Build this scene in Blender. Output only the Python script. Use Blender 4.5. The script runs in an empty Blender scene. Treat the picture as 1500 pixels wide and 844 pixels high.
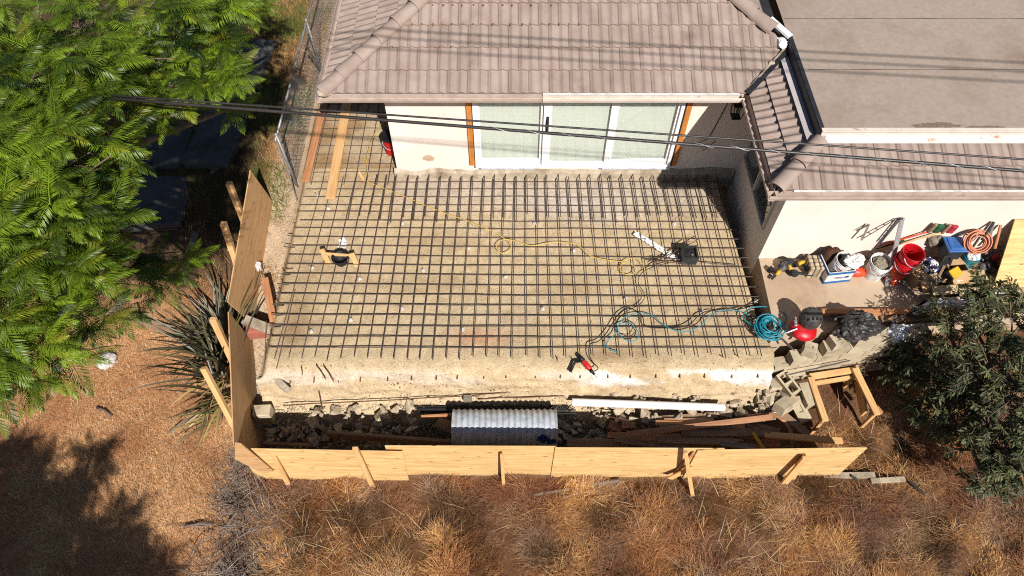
import bpy, math, random
import numpy as np
from mathutils import Vector, Matrix, Euler
R = math.radians
rng = random.Random(11)
nr = np.random.RandomState(5)
scene = bpy.context.scene
COL = scene.collection

# ------------------------------------------------------------------ camera model
F = 1040.0; TILT = R(34); CZ = 10.95
def ray(px, py):
    dx = (px-750)/F; dy = -(py-422)/F
    return Vector((dx, dy*math.cos(TILT)+math.sin(TILT), dy*math.sin(TILT)-math.cos(TILT)))
def P(px, py, z):
    d = ray(px, py); return Vector((0, 0, CZ)) + d*((z-CZ)/d.z)
def PY(px, py, Y):
    d = ray(px, py); return Vector((0, 0, CZ)) + d*(Y/d.y)
def PX(px, py, X):
    d = ray(px, py); return Vector((0, 0, CZ)) + d*(X/d.x)
def PG(px, py, dz=0, it=12):
    z = .2
    for _ in range(it): p = P(px, py, z); z = float(gz(p.x, p.y))+dz
    return P(px, py, z)
SUN = Vector((-.35, 1, -1.0))

def srgb(r, g, b, a=1):
    def f(c):
        c /= 255
        return c/12.92 if c <= .04045 else ((c+.055)/1.055)**2.4
    return (f(r)*.84, f(g)*.84, f(b)*.84, a)

# ------------------------------------------------------------------ noise
def _h(i, j, s):
    n = (i*374761393 + j*668265263 + s*974711) & 0x7fffffff
    n = ((n ^ (n >> 13))*1274126177) & 0x7fffffff
    return ((n ^ (n >> 16)) & 0xffff)/65535.0
def vn(x, y, s=0):
    x = np.asarray(x, float); y = np.asarray(y, float)
    xi = np.floor(x).astype(np.int64); yi = np.floor(y).astype(np.int64)
    fx = x-xi; fy = y-yi
    fx = fx*fx*(3-2*fx); fy = fy*fy*(3-2*fy)
    a = _h(xi, yi, s); b = _h(xi+1, yi, s); c = _h(xi, yi+1, s); d = _h(xi+1, yi+1, s)
    return (a*(1-fx)+b*fx)*(1-fy)+(c*(1-fx)+d*fx)*fy
def fbm(x, y, s=0, o=4):
    t = 0; a = .5; n = 0
    x = np.asarray(x, float); y = np.asarray(y, float)
    for k in range(o):
        t = t+a*vn(x*2**k+17.3*k, y*2**k-9.1*k, s+k); n += a; a *= .5
    return t/n
def sst(e0, e1, x):
    t = np.clip((np.asarray(x, float)-e0)/(e1-e0), 0, 1); return t*t*(3-2*t)

# ------------------------------------------------------------------ materials
def _nodes(name):
    m = bpy.data.materials.new(name); m.use_nodes = True
    nt = m.node_tree; nt.nodes.clear()
    out = nt.nodes.new('ShaderNodeOutputMaterial')
    b = nt.nodes.new('ShaderNodeBsdfPrincipled')
    nt.links.new(b.outputs[0], out.inputs[0])
    return m, nt, b, out
def N(nt, t, **k):
    n = nt.nodes.new(t)
    for a, v in k.items(): setattr(n, a, v)
    return n
def coords(nt, stretch=(1, 1, 1), rnd=True):
    tc = N(nt, 'ShaderNodeTexCoord'); mp = N(nt, 'ShaderNodeMapping')
    mp.inputs['Scale'].default_value = stretch
    nt.links.new(tc.outputs['Object'], mp.inputs[0])
    if rnd:
        oi = N(nt, 'ShaderNodeObjectInfo'); mu = N(nt, 'ShaderNodeMath', operation='MULTIPLY'); mu.inputs[1].default_value = 37.0
        nt.links.new(oi.outputs['Random'], mu.inputs[0]); nt.links.new(mu.outputs[0], mp.inputs['Location'])
    return mp
def noise(nt, mp, scale, detail=5, rough=.6, dist=0):
    n = N(nt, 'ShaderNodeTexNoise'); n.inputs['Scale'].default_value = scale
    n.inputs['Detail'].default_value = detail; n.inputs['Roughness'].default_value = rough
    n.inputs['Distortion'].default_value = dist
    nt.links.new(mp.outputs[0], n.inputs['Vector']); return n
def ramp(nt, fac, cols, lo=.3, hi=.7):
    r = N(nt, 'ShaderNodeValToRGB'); e = r.color_ramp.elements
    k = len(cols)
    while len(e) < k: e.new(.5)
    for i, c in enumerate(cols):
        e[i].position = lo+(hi-lo)*i/max(1, k-1); e[i].color = c
    nt.links.new(fac, r.inputs[0]); return r
def mixc(nt, fac, a, b, mode='MIX'):
    m = N(nt, 'ShaderNodeMix', data_type='RGBA', blend_type=mode)
    if isinstance(fac, (int, float)): m.inputs[0].default_value = fac
    else: nt.links.new(fac, m.inputs[0])
    for i, s in ((6, a), (7, b)):
        if isinstance(s, tuple): m.inputs[i].default_value = s
        else: nt.links.new(s, m.inputs[i])
    return m.outputs[2]
def bump(nt, b, h, strength, dist=.02):
    n = N(nt, 'ShaderNodeBump'); n.inputs['Strength'].default_value = strength; n.inputs['Distance'].default_value = dist
    nt.links.new(h, n.inputs['Height']); nt.links.new(n.outputs[0], b.inputs['Normal']); return n
def mat(name, cols, scale=6, rough=.8, bmp=.3, bscale=40, metal=0, stretch=(1, 1, 1), lo=.3, hi=.7, spec=.3,
        dirt=None, dscale=2.0, dlo=.5, dhi=.7, attr=None, bdist=.01):
    m, nt, b, out = _nodes(name)
    mp = coords(nt, stretch)
    n1 = noise(nt, mp, scale, 6)
    c = ramp(nt, n1.outputs[0], cols, lo, hi).outputs[0]
    if dirt:
        n2 = noise(nt, mp, dscale, 7, .65)
        f = ramp(nt, n2.outputs[0], [(0, 0, 0, 1), (1, 1, 1, 1)], dlo, dhi).outputs[0]
        c = mixc(nt, f, c, dirt)
    if attr:
        a = N(nt, 'ShaderNodeAttribute'); a.attribute_name = attr
        c = mixc(nt, 1.0, c, a.outputs[0], 'MULTIPLY')
    nt.links.new(c, b.inputs['Base Color'])
    b.inputs['Roughness'].default_value = rough; b.inputs['Metallic'].default_value = metal
    b.inputs['Specular IOR Level'].default_value = spec
    if bmp:
        n3 = noise(nt, mp, bscale, 5)
        bump(nt, b, n3.outputs[0], bmp, bdist)
    return m
def leafmat(name, trans=.35, rough=.45, spec=.4):
    m, nt, b, out = _nodes(name)
    a = N(nt, 'ShaderNodeAttribute'); a.attribute_name = 'col'
    nt.links.new(a.outputs[0], b.inputs['Base Color']); b.inputs['Roughness'].default_value = rough
    b.inputs['Specular IOR Level'].default_value = spec
    if trans:
        t = N(nt, 'ShaderNodeBsdfTranslucent'); nt.links.new(a.outputs[0], t.inputs[0])
        mx = N(nt, 'ShaderNodeMixShader'); mx.inputs[0].default_value = trans
        nt.links.new(b.outputs[0], mx.inputs[1]); nt.links.new(t.outputs[0], mx.inputs[2])
        nt.links.new(mx.outputs[0], out.inputs[0])
    return m
def plymat(name, tint):
    m, nt, b, out = _nodes(name)
    mp = coords(nt, (1, 1, 1))
    st = N(nt, 'ShaderNodeMapping'); st.inputs['Scale'].default_value = (.45, 4.6, 4.6)
    nt.links.new(mp.outputs[0], st.inputs[0])
    w = noise(nt, st, 2.6, 9, .68, 1.6)
    c = ramp(nt, w.outputs[0], tint, .3, .72).outputs[0]
    fine = N(nt, 'ShaderNodeMapping'); fine.inputs['Scale'].default_value = (3, 60, 60); nt.links.new(mp.outputs[0], fine.inputs[0])
    fn = noise(nt, fine, 2, 4)
    c = mixc(nt, ramp(nt, fn.outputs[0], [(.72, .72, .72, 1), (1, 1, 1, 1)], .3, .6).outputs[0], (.55, .36, .19, 1), c)
    kn = N(nt, 'ShaderNodeMapping'); kn.inputs['Scale'].default_value = (2.0, 8, 8); nt.links.new(mp.outputs[0], kn.inputs[0])
    vo = N(nt, 'ShaderNodeTexVoronoi'); vo.inputs['Scale'].default_value = 1.5; nt.links.new(kn.outputs[0], vo.inputs['Vector'])
    k = ramp(nt, vo.outputs['Distance'], [(1, 1, 1, 1), (0, 0, 0, 1)], .07, .16).outputs[0]
    c = mixc(nt, k, c, srgb(112, 66, 34))
    nt.links.new(c, b.inputs['Base Color']); b.inputs['Roughness'].default_value = .7; b.inputs['Specular IOR Level'].default_value = .25
    bump(nt, b, fn.outputs[0], .15, .004)
    return m
def woodmat(name, cols):
    # grain runs along the local X axis; boards are built along X and turned
    m, nt, b, out = _nodes(name)
    mp = coords(nt, (1, 1, 1))
    st = N(nt, 'ShaderNodeMapping'); st.inputs['Scale'].default_value = (.8, 16, 16); nt.links.new(mp.outputs[0], st.inputs[0])
    w = noise(nt, st, 1.6, 7, .65, .9)
    c = ramp(nt, w.outputs[0], cols, .28, .72).outputs[0]
    n2 = noise(nt, mp, 3.0, 5)
    c = mixc(nt, ramp(nt, n2.outputs[0], [(0, 0, 0, 1), (.5, .5, .5, 1)], .45, .8).outputs[0], c, cols[0])
    nt.links.new(c, b.inputs['Base Color']); b.inputs['Roughness'].default_value = .75; b.inputs['Specular IOR Level'].default_value = .25
    bump(nt, b, w.outputs[0], .25, .004)
    return m

# ------------------------------------------------------------------ mesh builder
class MB:
    def __init__(s): s.v = []; s.f = []; s.m = []; s.t = []
    def add(s, vs, fs, mi=0, tone=1.0):
        o = len(s.v); s.v += [tuple(v) for v in vs]
        s.t += [tone]*len(vs)
        for f in fs: s.f.append([i+o for i in f]); s.m.append(mi)
    def box(s, c, d, rot=None, mi=0, taper=1.0):
        c = Vector(c); vs = []
        for z in (-.5, .5):
            k = taper if z > 0 else 1
            for x, y in ((-.5, -.5), (.5, -.5), (.5, .5), (-.5, .5)):
                p = Vector((x*d[0]*k, y*d[1]*k, z*d[2]))
                if rot is not None: p = rot @ p
                vs.append(c+p)
        s.add(vs, [(3, 2, 1, 0), (4, 5, 6, 7), (0, 1, 5, 4), (1, 2, 6, 5), (2, 3, 7, 6), (3, 0, 4, 7)], mi)
    def bar(s, p, q, w, h, mi=0, up=(0, 0, 1)):
        p = Vector(p); q = Vector(q); x = (q-p).normalized(); up = Vector(up)
        y = up.cross(x)
        if y.length < 1e-4: y = Vector((0, 1, 0)).cross(x)
        y.normalize(); z = x.cross(y)
        s.box((p+q)/2, ((q-p).length, w, h), Matrix((x, y, z)).transposed(), mi)
    def tube(s, pts, r, n=6, mi=0, cap=True):
        pts = [Vector(p) for p in pts]; k = len(pts)
        rs = r if isinstance(r, (list, tuple)) else [r]*k
        vs = []; prev = None
        for i, p in enumerate(pts):
            t = (pts[min(i+1, k-1)]-pts[max(i-1, 0)])
            if t.length < 1e-9: t = Vector((0, 0, 1))
            t.normalize()
            a = prev if prev is not None else (Vector((0, 0, 1)) if abs(t.z) < .9 else Vector((1, 0, 0)))
            x = a-t*a.dot(t)
            if x.length < 1e-5: x = Vector((1, 0, 0))-t*t.x
            x.normalize(); prev = x; y = t.cross(x)
            for j in range(n):
                an = 2*math.pi*j/n
                vs.append(p+(x*math.cos(an)+y*math.sin(an))*rs[i])
        fs = []
        for i in range(k-1):
            for j in range(n):
                fs.append((i*n+j, i*n+(j+1) % n, (i+1)*n+(j+1) % n, (i+1)*n+j))
        if cap: fs.append(tuple(range(n-1, -1, -1))); fs.append(tuple((k-1)*n+j for j in range(n)))
        s.add(vs, fs, mi)
    def lathe(s, prof, n=24, M=None, mi=0):
        vs = []; k = len(prof)
        for r, z in prof:
            for j in range(n):
                a = 2*math.pi*j/n; p = Vector((r*math.cos(a), r*math.sin(a), z))
                vs.append(M @ p if M is not None else p)
        fs = [(i*n+j, i*n+(j+1) % n, (i+1)*n+(j+1) % n, (i+1)*n+j) for i in range(k-1) for j in range(n)]
        s.add(vs, fs, mi)
    def quad(s, a, b, c, d, mi=0): s.add([a, b, c, d], [(0, 1, 2, 3)], mi)
    def poly(s, pts, h, mi=0):
        pts = [Vector(p) for p in pts]; n = len(pts); up = Vector((0, 0, h))
        s.add(pts+[p+up for p in pts], [tuple(range(n-1, -1, -1)), tuple(range(n, 2*n))]+[(i, (i+1) % n, n+(i+1) % n, n+i) for i in range(n)], mi)
    def crumple(s, c, rad, seed=0, n=16, amp=.35, mi=0, flat=0.0, rot=0):
        c = Vector(c); vs = []
        for i in range(n+1):
            th = math.pi*i/n
            for j in range(2*n):
                ph = math.pi*j/n
                d = Vector((math.sin(th)*math.cos(ph), math.sin(th)*math.sin(ph), math.cos(th)))
                k = float(fbm(d.x*2.3+d.z*1.7+seed*3.1, d.y*2.3-d.z*1.3+seed, seed, 4))
                k2 = abs(float(fbm(d.x*4+seed-d.z*3, d.y*4+d.z*2, seed+9, 3))-.5)*2
                q = 1+amp*(k-.5)*2-amp*.7*k2
                p = Vector((d.x*rad[0]*q, d.y*rad[1]*q, max(d.z, -flat if flat else -1)*rad[2]*q))
                if rot: p = Matrix.Rotation(rot, 3, 'Z') @ p
                vs.append(c+p)
        m = 2*n
        fs = [(i*m+j, (i+1)*m+j, (i+1)*m+(j+1) % m, i*m+(j+1) % m) for i in range(n) for j in range(m)]
        s.add(vs, fs, mi)
    def build(s, name, mats, parent=None, smooth=False, loc=None, mw=None, bev=0, tone=False):
        me = bpy.data.meshes.new(name)
        if not isinstance(mats, (list, tuple)): mats = [mats]
        off = Vector((0, 0, 0))
        q = parent
        while q is not None and q.get('_loc') is None: q = q.parent
        if q is not None and mw is None: off = Vector(q['_loc'])
        if loc is not None: off = Vector(loc)
        me.from_pydata([tuple(Vector(v)-off) for v in s.v] if off.length else s.v, [], s.f)
        for m in mats: me.materials.append(m)
        if len(mats) > 1: me.polygons.foreach_set('material_index', s.m)
        if smooth: me.polygons.foreach_set('use_smooth', [True]*len(s.f))
        if tone:
            at = me.attributes.new('tone', 'FLOAT_COLOR', 'POINT')
            at.data.foreach_set('color', [x for t in s.t for x in (t, t, t, 1)])
        me.update()
        o = bpy.data.objects.new(name, me); COL.objects.link(o)
        if parent is not None:
            o.parent = parent
            if parent.type == 'MESH' and loc is None: pass
        elif loc is not None: o.location = loc
        if mw is not None: o.matrix_local = mw
        if bev:
            b = o.modifiers.new('Bevel', 'BEVEL'); b.width = bev; b.segments = 1; b.limit_method = 'ANGLE'
        return o
def np_mesh(name, V, tris, col, m, parent=None, smooth=False):
    me = bpy.data.meshes.new(name)
    V = np.ascontiguousarray(V, np.float32); T = np.ascontiguousarray(tris, np.int32)
    k = T.shape[1]
    me.vertices.add(len(V)); me.vertices.foreach_set('co', V.ravel())
    me.loops.add(T.size); me.loops.foreach_set('vertex_index', T.ravel())
    me.polygons.add(len(T)); me.polygons.foreach_set('loop_start', np.arange(0, T.size, k, dtype=np.int32))
    me.polygons.foreach_set('loop_total', np.full(len(T), k, np.int32))
    if smooth: me.polygons.foreach_set('use_smooth', np.ones(len(T), bool))
    me.update(calc_edges=True)
    if col is not None:
        at = me.attributes.new('col', 'FLOAT_COLOR', 'POINT')
        c = np.ones((len(V), 4), np.float32); c[:, :3] = col; at.data.foreach_set('color', c.ravel())
    me.materials.append(m)
    o = bpy.data.objects.new(name, me); COL.objects.link(o)
    if parent is not None:
        o.parent = parent
        if parent.get('_loc') is not None: me.transform(Matrix.Translation(-Vector(parent['_loc'])))
    return o
def tag(o, label=None, cat=None, group=None, kind=None):
    if label: o['label'] = label
    if cat: o['category'] = cat
    if group: o['group'] = group
    if kind: o['kind'] = kind
    return o
def thing(name, label, cat, loc=(0, 0, 0), group=None, rz=0):
    o = bpy.data.objects.new(name, None); COL.objects.link(o)
    o.location = loc; o.empty_display_size = .1; o.rotation_euler.z = rz
    o['_loc'] = [float(x) for x in loc] if not rz else None
    if rz: del o['_loc']
    return tag(o, label, cat, group)
def single(name, mb, mats, label, cat, loc, group=None, **k):
    return tag(mb.build(name, mats, loc=loc, **k), label, cat, group)
def copy_tree(o, parent=None):
    c = o.copy(); COL.objects.link(c); c.parent = parent
    for ch in list(o.children): copy_tree(ch, c)
    return c
def plank(name, p, q, w, h, m, label=None, cat=None, group=None, parent=None, up=(0, 0, 1), bev=.004, mid=None, roll=0):
    """a board from p to q, built along its own X axis so the grain follows it"""
    p = Vector(p); q = Vector(q); x = (q-p).normalized(); y = Vector(up).cross(x)
    if y.length < 1e-4: y = Vector((1, 0, 0)).cross(x)
    y.normalize(); z = x.cross(y)
    M = Matrix((x, y, z)).transposed().to_4x4()
    if roll: M = M @ Matrix.Rotation(roll, 4, 'X')
    M.translation = (p+q)/2
    b = MB(); b.box((0, 0, 0), ((q-p).length, w, h))
    if parent is not None and parent.get('_loc') is not None: M.translation -= Vector(parent['_loc'])
    o = b.build(name, m, parent=parent, mw=M, bev=bev)
    if label: tag(o, label, cat, group)
    return o

# ------------------------------------------------------------------ render set-up, camera, light
cam = bpy.data.cameras.new('camera'); co = bpy.data.objects.new('camera', cam); COL.objects.link(co)
co.location = (0, 0, CZ); co.rotation_euler = (TILT, 0, 0)
cam.sensor_width = 36; cam.lens = F/1500*36; cam.clip_end = 2000; scene.camera = co
scene.view_settings.view_transform = 'Standard'; scene.view_settings.look = 'None'
scene.view_settings.exposure = .5; scene.view_settings.gamma = 1; scene.view_settings.use_curve_mapping = False
w = bpy.data.worlds.new('World'); scene.world = w; w.use_nodes = True
bg = w.node_tree.nodes['Background']; sky = w.node_tree.nodes.new('ShaderNodeTexSky')
sky.sky_type = 'NISHITA'; sky.sun_disc = False; sky.air_density = .85; sky.dust_density = .4; sky.ozone_density = 1.0; sky.altitude = 300; sky.sun_elevation = R(43.3); sky.sun_rotation = R(160.7)
w.node_tree.links.new(sky.outputs[0], bg.inputs[0]); bg.inputs[1].default_value = .05
sl = bpy.data.lights.new('sun', 'SUN'); so = bpy.data.objects.new('sun', sl); COL.objects.link(so)
sl.energy = 5.0; sl.angle = R(.5); sl.color = (1, .968, .915); so.location = (5, -14, 20)
so.rotation_euler = SUN.to_track_quat('-Z', 'Y').to_euler()
scene.cycles.use_denoising = False; scene.cycles.filter_width = 1.1; scene.cycles.max_bounces = 6; scene.cycles.diffuse_bounces = 2; scene.cycles.transparent_max_bounces = 8
# ------------------------------------------------------------------ shared materials
M_ply = plymat('fresh_plywood', [srgb(188, 142, 84), srgb(222, 182, 122), srgb(238, 206, 152)])
M_ply2 = plymat('shaded_plywood', [srgb(176, 128, 84), srgb(203, 158, 110), srgb(216, 176, 128)])  # plywood tint browned to paint in the grazing light on the left sheets
M_wood = woodmat('fresh_timber', [srgb(192, 142, 88), srgb(218, 172, 116), srgb(230, 192, 140)])
M_red = woodmat('reddish_timber', [srgb(150, 98, 64), srgb(188, 130, 88), srgb(206, 154, 112)])
M_trim = woodmat('orange_trim', [srgb(168, 98, 40), srgb(196, 124, 58), srgb(208, 142, 78)])
M_old = woodmat('weathered_timber', [srgb(112, 86, 66), srgb(150, 120, 94), srgb(172, 146, 120)])
M_grey = woodmat('grey_timber', [srgb(92, 84, 76), srgb(128, 116, 104), srgb(150, 140, 128)])
M_rebar = mat('rebar_steel', [srgb(66, 56, 52), srgb(88, 76, 70), srgb(118, 90, 70)], 9, .75, .3, 120, metal=.1)
M_rust = mat('rusty_steel', [srgb(66, 46, 36), srgb(100, 66, 46), srgb(78, 60, 52)], 9, .95, .3, 120, metal=0)
M_stucco = mat('cream_stucco', [srgb(228, 212, 198), srgb(234, 219, 206), srgb(238, 224, 212)], 1.6, .95, .7, 55, spec=.1, dirt=srgb(206, 184, 160), dscale=1.3, dlo=.62, dhi=.85, bdist=.006)
M_conc = mat('rough_concrete', [srgb(150, 134, 114), srgb(176, 160, 138), srgb(198, 184, 164)], 5, .95, .7, 30, spec=.1, dirt=srgb(126, 108, 90), dscale=3)
M_cmu = mat('concrete_block', [srgb(170, 154, 128), srgb(194, 178, 150), srgb(208, 194, 168)], 6, .95, .5, 140, spec=.1, dirt=srgb(142, 124, 100), dscale=3)
M_rub = mat('broken_concrete', [srgb(152, 134, 110), srgb(186, 168, 142), srgb(206, 190, 166)], 4, .95, .6, 30, spec=.1, dirt=srgb(120, 104, 86), dscale=2.5)
M_tile = mat('roof_tile', [srgb(150, 130, 119), srgb(161, 142, 131), srgb(171, 153, 142)], 3, .9, .35, 90, spec=.15, attr='tone', dirt=srgb(120, 98, 86), dscale=1.1, dlo=.58, dhi=.8)
M_white = mat('white_vinyl', [srgb(232, 230, 228), srgb(240, 238, 236)], 4, .4, .02, 50, spec=.5)
M_pvc = mat('white_pvc', [srgb(236, 234, 230), srgb(244, 242, 240)], 4, .35, .02, 50, spec=.5, dirt=srgb(208, 202, 192), dscale=3)
M_wpl = mat('white_plastic', [srgb(216, 214, 210), srgb(234, 232, 230)], 4, .45, .05, 40, spec=.4, dirt=srgb(176, 168, 158), dscale=6)
M_galv = mat('galvanised_steel', [srgb(160, 164, 172), srgb(192, 196, 202), srgb(212, 214, 218)], 9, .42, .08, 60, metal=.22, dirt=srgb(166, 150, 134), dscale=5, dlo=.55, dhi=.8)
M_alu = mat('dull_aluminium', [srgb(168, 168, 168), srgb(204, 204, 204)], 12, .4, .05, 60, metal=.7)
M_black = mat('black_rubber', [srgb(18, 18, 20), srgb(34, 33, 34)], 8, .55, .1, 60)
M_dark = mat('dark_metal', [srgb(42, 44, 48), srgb(62, 64, 70)], 6, .5, .1, 40, metal=.3)
M_blackcloth = mat('black_sheeting', [srgb(22, 21, 22), srgb(44, 40, 40), srgb(64, 56, 52)], 5, .5, .3, 25, spec=.5)
M_redp = mat('red_plastic', [srgb(180, 14, 24), srgb(204, 24, 34)], 5, .42, .05, 50, spec=.45, dirt=srgb(176, 92, 80), dscale=7, dlo=.55, dhi=.8)
M_orangep = mat('orange_plastic', [srgb(206, 62, 34), srgb(222, 84, 50)], 5, .45, .05, 50, spec=.4)
M_bluep = mat('blue_plastic', [srgb(34, 82, 146), srgb(46, 98, 164)], 5, .45, .05, 50, spec=.4, dirt=srgb(70, 120, 180), dscale=4)
M_teal = mat('teal_hose', [srgb(22, 122, 140), srgb(44, 148, 164)], 5, .4, .03, 50, spec=.4)
M_yel = mat('yellow_plastic', [srgb(190, 148, 30), srgb(212, 172, 48)], 5, .5, .05, 50, spec=.4)
M_cord = mat('yellow_cord', [srgb(206, 168, 64), srgb(224, 190, 92)], 5, .6, .05, 90)
M_green = mat('green_bristle', [srgb(24, 66, 44), srgb(38, 92, 60)], 8, .8, .5, 90)
M_redb = mat('red_bristle', [srgb(150, 34, 48), srgb(180, 52, 66)], 8, .8, .5, 90)
M_card = mat('cardboard', [srgb(176, 142, 104), srgb(196, 164, 124)], 4, .9, .1, 60)
M_cord2 = mat('salmon_hose', [srgb(190, 116, 88), srgb(206, 136, 106)], 5, .5, .05, 60)
M_blue_sh = mat('printed_blue_card', [srgb(34, 92, 150), srgb(46, 108, 168)], 5, .6, .05, 60)
M_brown = mat('brown_sack', [srgb(62, 38, 28), srgb(84, 52, 38)], 5, .9, .3, 40)
M_silver = mat('silver_foil', [srgb(186, 188, 194), srgb(226, 228, 232)], 5, .35, .2, 20, metal=.15, spec=.7)
M_chain = mat('chain_link_wire', [srgb(120, 122, 124), srgb(160, 160, 158)], 5, .5, .05, 60, metal=.5)
M_cable = mat('cable_sheath', [srgb(38, 34, 34), srgb(58, 52, 50)], 8, .45, .1, 60, spec=.5)
M_logo = mat('red_print', [srgb(176, 26, 38), srgb(186, 34, 44)], 5, .5, 0)
M_ink = mat('navy_print', [srgb(38, 48, 96), srgb(44, 56, 110)], 5, .5, 0)
M_rock = mat('white_rock', [srgb(178, 166, 156), srgb(220, 212, 204), srgb(150, 130, 110)], 9, .95, .8, 30)
M_slab = mat('grey_paving', [srgb(68, 66, 66), srgb(90, 88, 86)], 3, .9, .3, 40, dirt=srgb(50, 47, 44), dscale=2)  # paving colour kept dark to paint in the shade under the tree
M_bark = mat('tree_bark', [srgb(82, 66, 54), srgb(112, 94, 78), srgb(134, 116, 98)], 8, .95, .8, 30)
M_twig = mat('dead_twigs', [srgb(84, 70, 62), srgb(124, 108, 98), srgb(164, 150, 140)], 3, .95, .3, 40)
M_leaf = leafmat('leaf_green', .34, .42, .35)
M_leaf2 = leafmat('leaf_olive', .18, .5, .35)
M_flax = leafmat('leaf_flax', .12, .42, .4)
M_straw = leafmat('dry_straw', .22, .8, .1)

# ------------------------------------------------------------------ ground
def gz(x, y):
    x = np.asarray(x, float); y = np.asarray(y, float)
    rise = .95*sst(4.2, 9.4, y)*sst(-3.86, -4.02, x)*(1-.45*sst(-5.0, -9.0, x))
    tall = sst(-4.3, -3.6, x)*sst(4.3, 3.5, y)
    m = .46*(fbm(x*1.25, y*1.25, 3, 4)-.5)*np.maximum(tall, sst(4.6, 5.4, x)*sst(5.3, 4.6, y))
    lawn = .05*(fbm(x*1.4, y*1.4, 8, 3)-.5)
    right = .25*sst(4.6, 9, x)*sst(2, 5, y)
    pit = -.02*sst(3.7, 4.1, y)
    far = .6*(fbm(x*.03, y*.03, 21, 3)-.5)*sst(14, 40, np.hypot(x, y))*4
    return rise+m+lawn+right+pit+far
def axis(lo, hi, st, far):
    a = list(np.arange(lo, hi+1e-6, st)); s = st; v = a[-1]
    while v < far: s *= 1.35; v += s; a.append(v)
    s = st; v = lo; b = []
    while v > -far: s *= 1.35; v -= s; b.append(v)
    return np.array(b[::-1]+a)
def lerp3(a, b, t): return a*(1-t[..., None])+b*t[..., None]
C3 = lambda r, g, b: np.array(srgb(r, g, b)[:3])
gx = axis(-9.4, 10, .085, 180); gy = axis(.6, 16.5, .085, 180)
X, Y = np.meshgrid(gx, gy); Z = gz(X, Y)+.02*(fbm(X*6, Y*6, 5, 3)-.5)
straw = C3(206, 160, 116); soil = C3(84, 58, 40); lightdirt = C3(192, 166, 138); shadesoil = C3(50, 42, 34); pitd = C3(138, 118, 94)
n1 = fbm(X*1.3, Y*1.3, 31, 4)
c = lerp3(np.broadcast_to(straw, X.shape+(3,)), np.broadcast_to(C3(170, 118, 78), X.shape+(3,)), sst(.35, .7, n1))
front = sst(-4.6, -3.9, X)*sst(4.4, 3.6, Y); c = lerp3(c, np.broadcast_to(soil, c.shape), np.maximum(front, sst(4.2, 4.8, X)*sst(9, 6, Y))*.85)
strip = sst(-4.75, -4.4, X)*sst(4.4, 5, Y)*sst(-3.7, -3.9, X); c = lerp3(c, np.broadcast_to(lightdirt, c.shape), strip)
pit = sst(-4.1, -3.9, X)*sst(3.7, 3.95, Y)*sst(4.5, 4.1, X); c = lerp3(c, np.broadcast_to(pitd, c.shape), pit)
back = sst(6.2, 7.6, Y)*sst(-4.5, -4.9, X); c = lerp3(c, np.broadcast_to(shadesoil, c.shape), back*.9)  # dark soil under the tree, painted darker still to deepen its shade
gr = back*sst(10, 12, Y)*sst(.45, .62, n1); c = lerp3(c, np.broadcast_to(C3(112, 110, 60), c.shape), gr*.7)
ny, nx = X.shape; idx = np.arange(ny*nx).reshape(ny, nx)
q = np.stack([idx[:-1, :-1], idx[:-1, 1:], idx[1:, 1:], idx[1:, :-1]], -1).reshape(-1, 4)
def groundmat(name, scale, bmp):
    m, nt, b, out = _nodes(name); mp = coords(nt, rnd=False)
    a = N(nt, 'ShaderNodeAttribute'); a.attribute_name = 'col'
    n1 = noise(nt, mp, scale, 8, .7); n2 = noise(nt, mp, scale*.18, 5, .6)
    r1 = ramp(nt, n1.outputs[0], [(.62, .6, .58, 1), (1, 1, 1, 1), (1.16, 1.14, 1.1, 1)], .3, .72).outputs[0]
    r2 = ramp(nt, n2.outputs[0], [(.82, .8, .78, 1), (1.06, 1.06, 1.06, 1)], .35, .65).outputs[0]
    c = mixc(nt, 1, a.outputs[0], r1, 'MULTIPLY'); c = mixc(nt, 1, c, r2, 'MULTIPLY')
    nt.links.new(c, b.inputs['Base Color']); b.inputs['Roughness'].default_value = .95; b.inputs['Specular IOR Level'].default_value = .1
    bump(nt, b, n1.outputs[0], bmp, .02); return m
M_ground = groundmat('dry_ground', 26, .7)
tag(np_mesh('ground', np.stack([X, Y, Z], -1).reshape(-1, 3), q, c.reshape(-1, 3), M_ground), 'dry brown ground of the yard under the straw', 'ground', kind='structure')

# ------------------------------------------------------------------ building pad (compacted soil behind the trench)
xs = np.arange(-4.06, 4.13, .03); _pp = [(5.36, 1.0), (5.29, .99), (5.22, .965), (5.16, .905), (5.10, .8), (5.05, .66), (5.0, .5), (4.95, .35), (4.88, .22), (4.76, .1), (4.62, -.06)]
prof = [(yy, 1.0) for yy in np.arange(9.46, 5.42, -.05)]+[tuple(np.array(a_)*(1-t_)+np.array(b_)*t_) for a_, b_ in zip(_pp[:-1], _pp[1:]) for t_ in (0, .2, .4, .6, .8)]
PX_, PI_ = np.meshgrid(xs, np.arange(len(prof)))
PYv = np.array([p[0] for p in prof])[PI_]; PZv = np.array([p[1] for p in prof])[PI_]
face = sst(.99, .8, PZv)
PYw = PYv+face*(  .12*(fbm(PX_*.7, PZv*2, 41, 3)-.5)+.075*(fbm(PX_*3.5, PZv*9, 42, 5)-.5)+.07*np.maximum(0, fbm(PX_*2.2, PZv*14, 47, 4)-.5)*sst(.85, .6, PZv)-.05*np.maximum(0, fbm(PX_*9, PZv*13, 48, 3)-.62)*3)-.0*PX_
edge_l = sst(-3.86, -4.06, PX_); xe = 3.92+.22*(9.2-PYv)/3.7; edge_r = sst(xe-.08, xe+.06, PX_)
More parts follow.
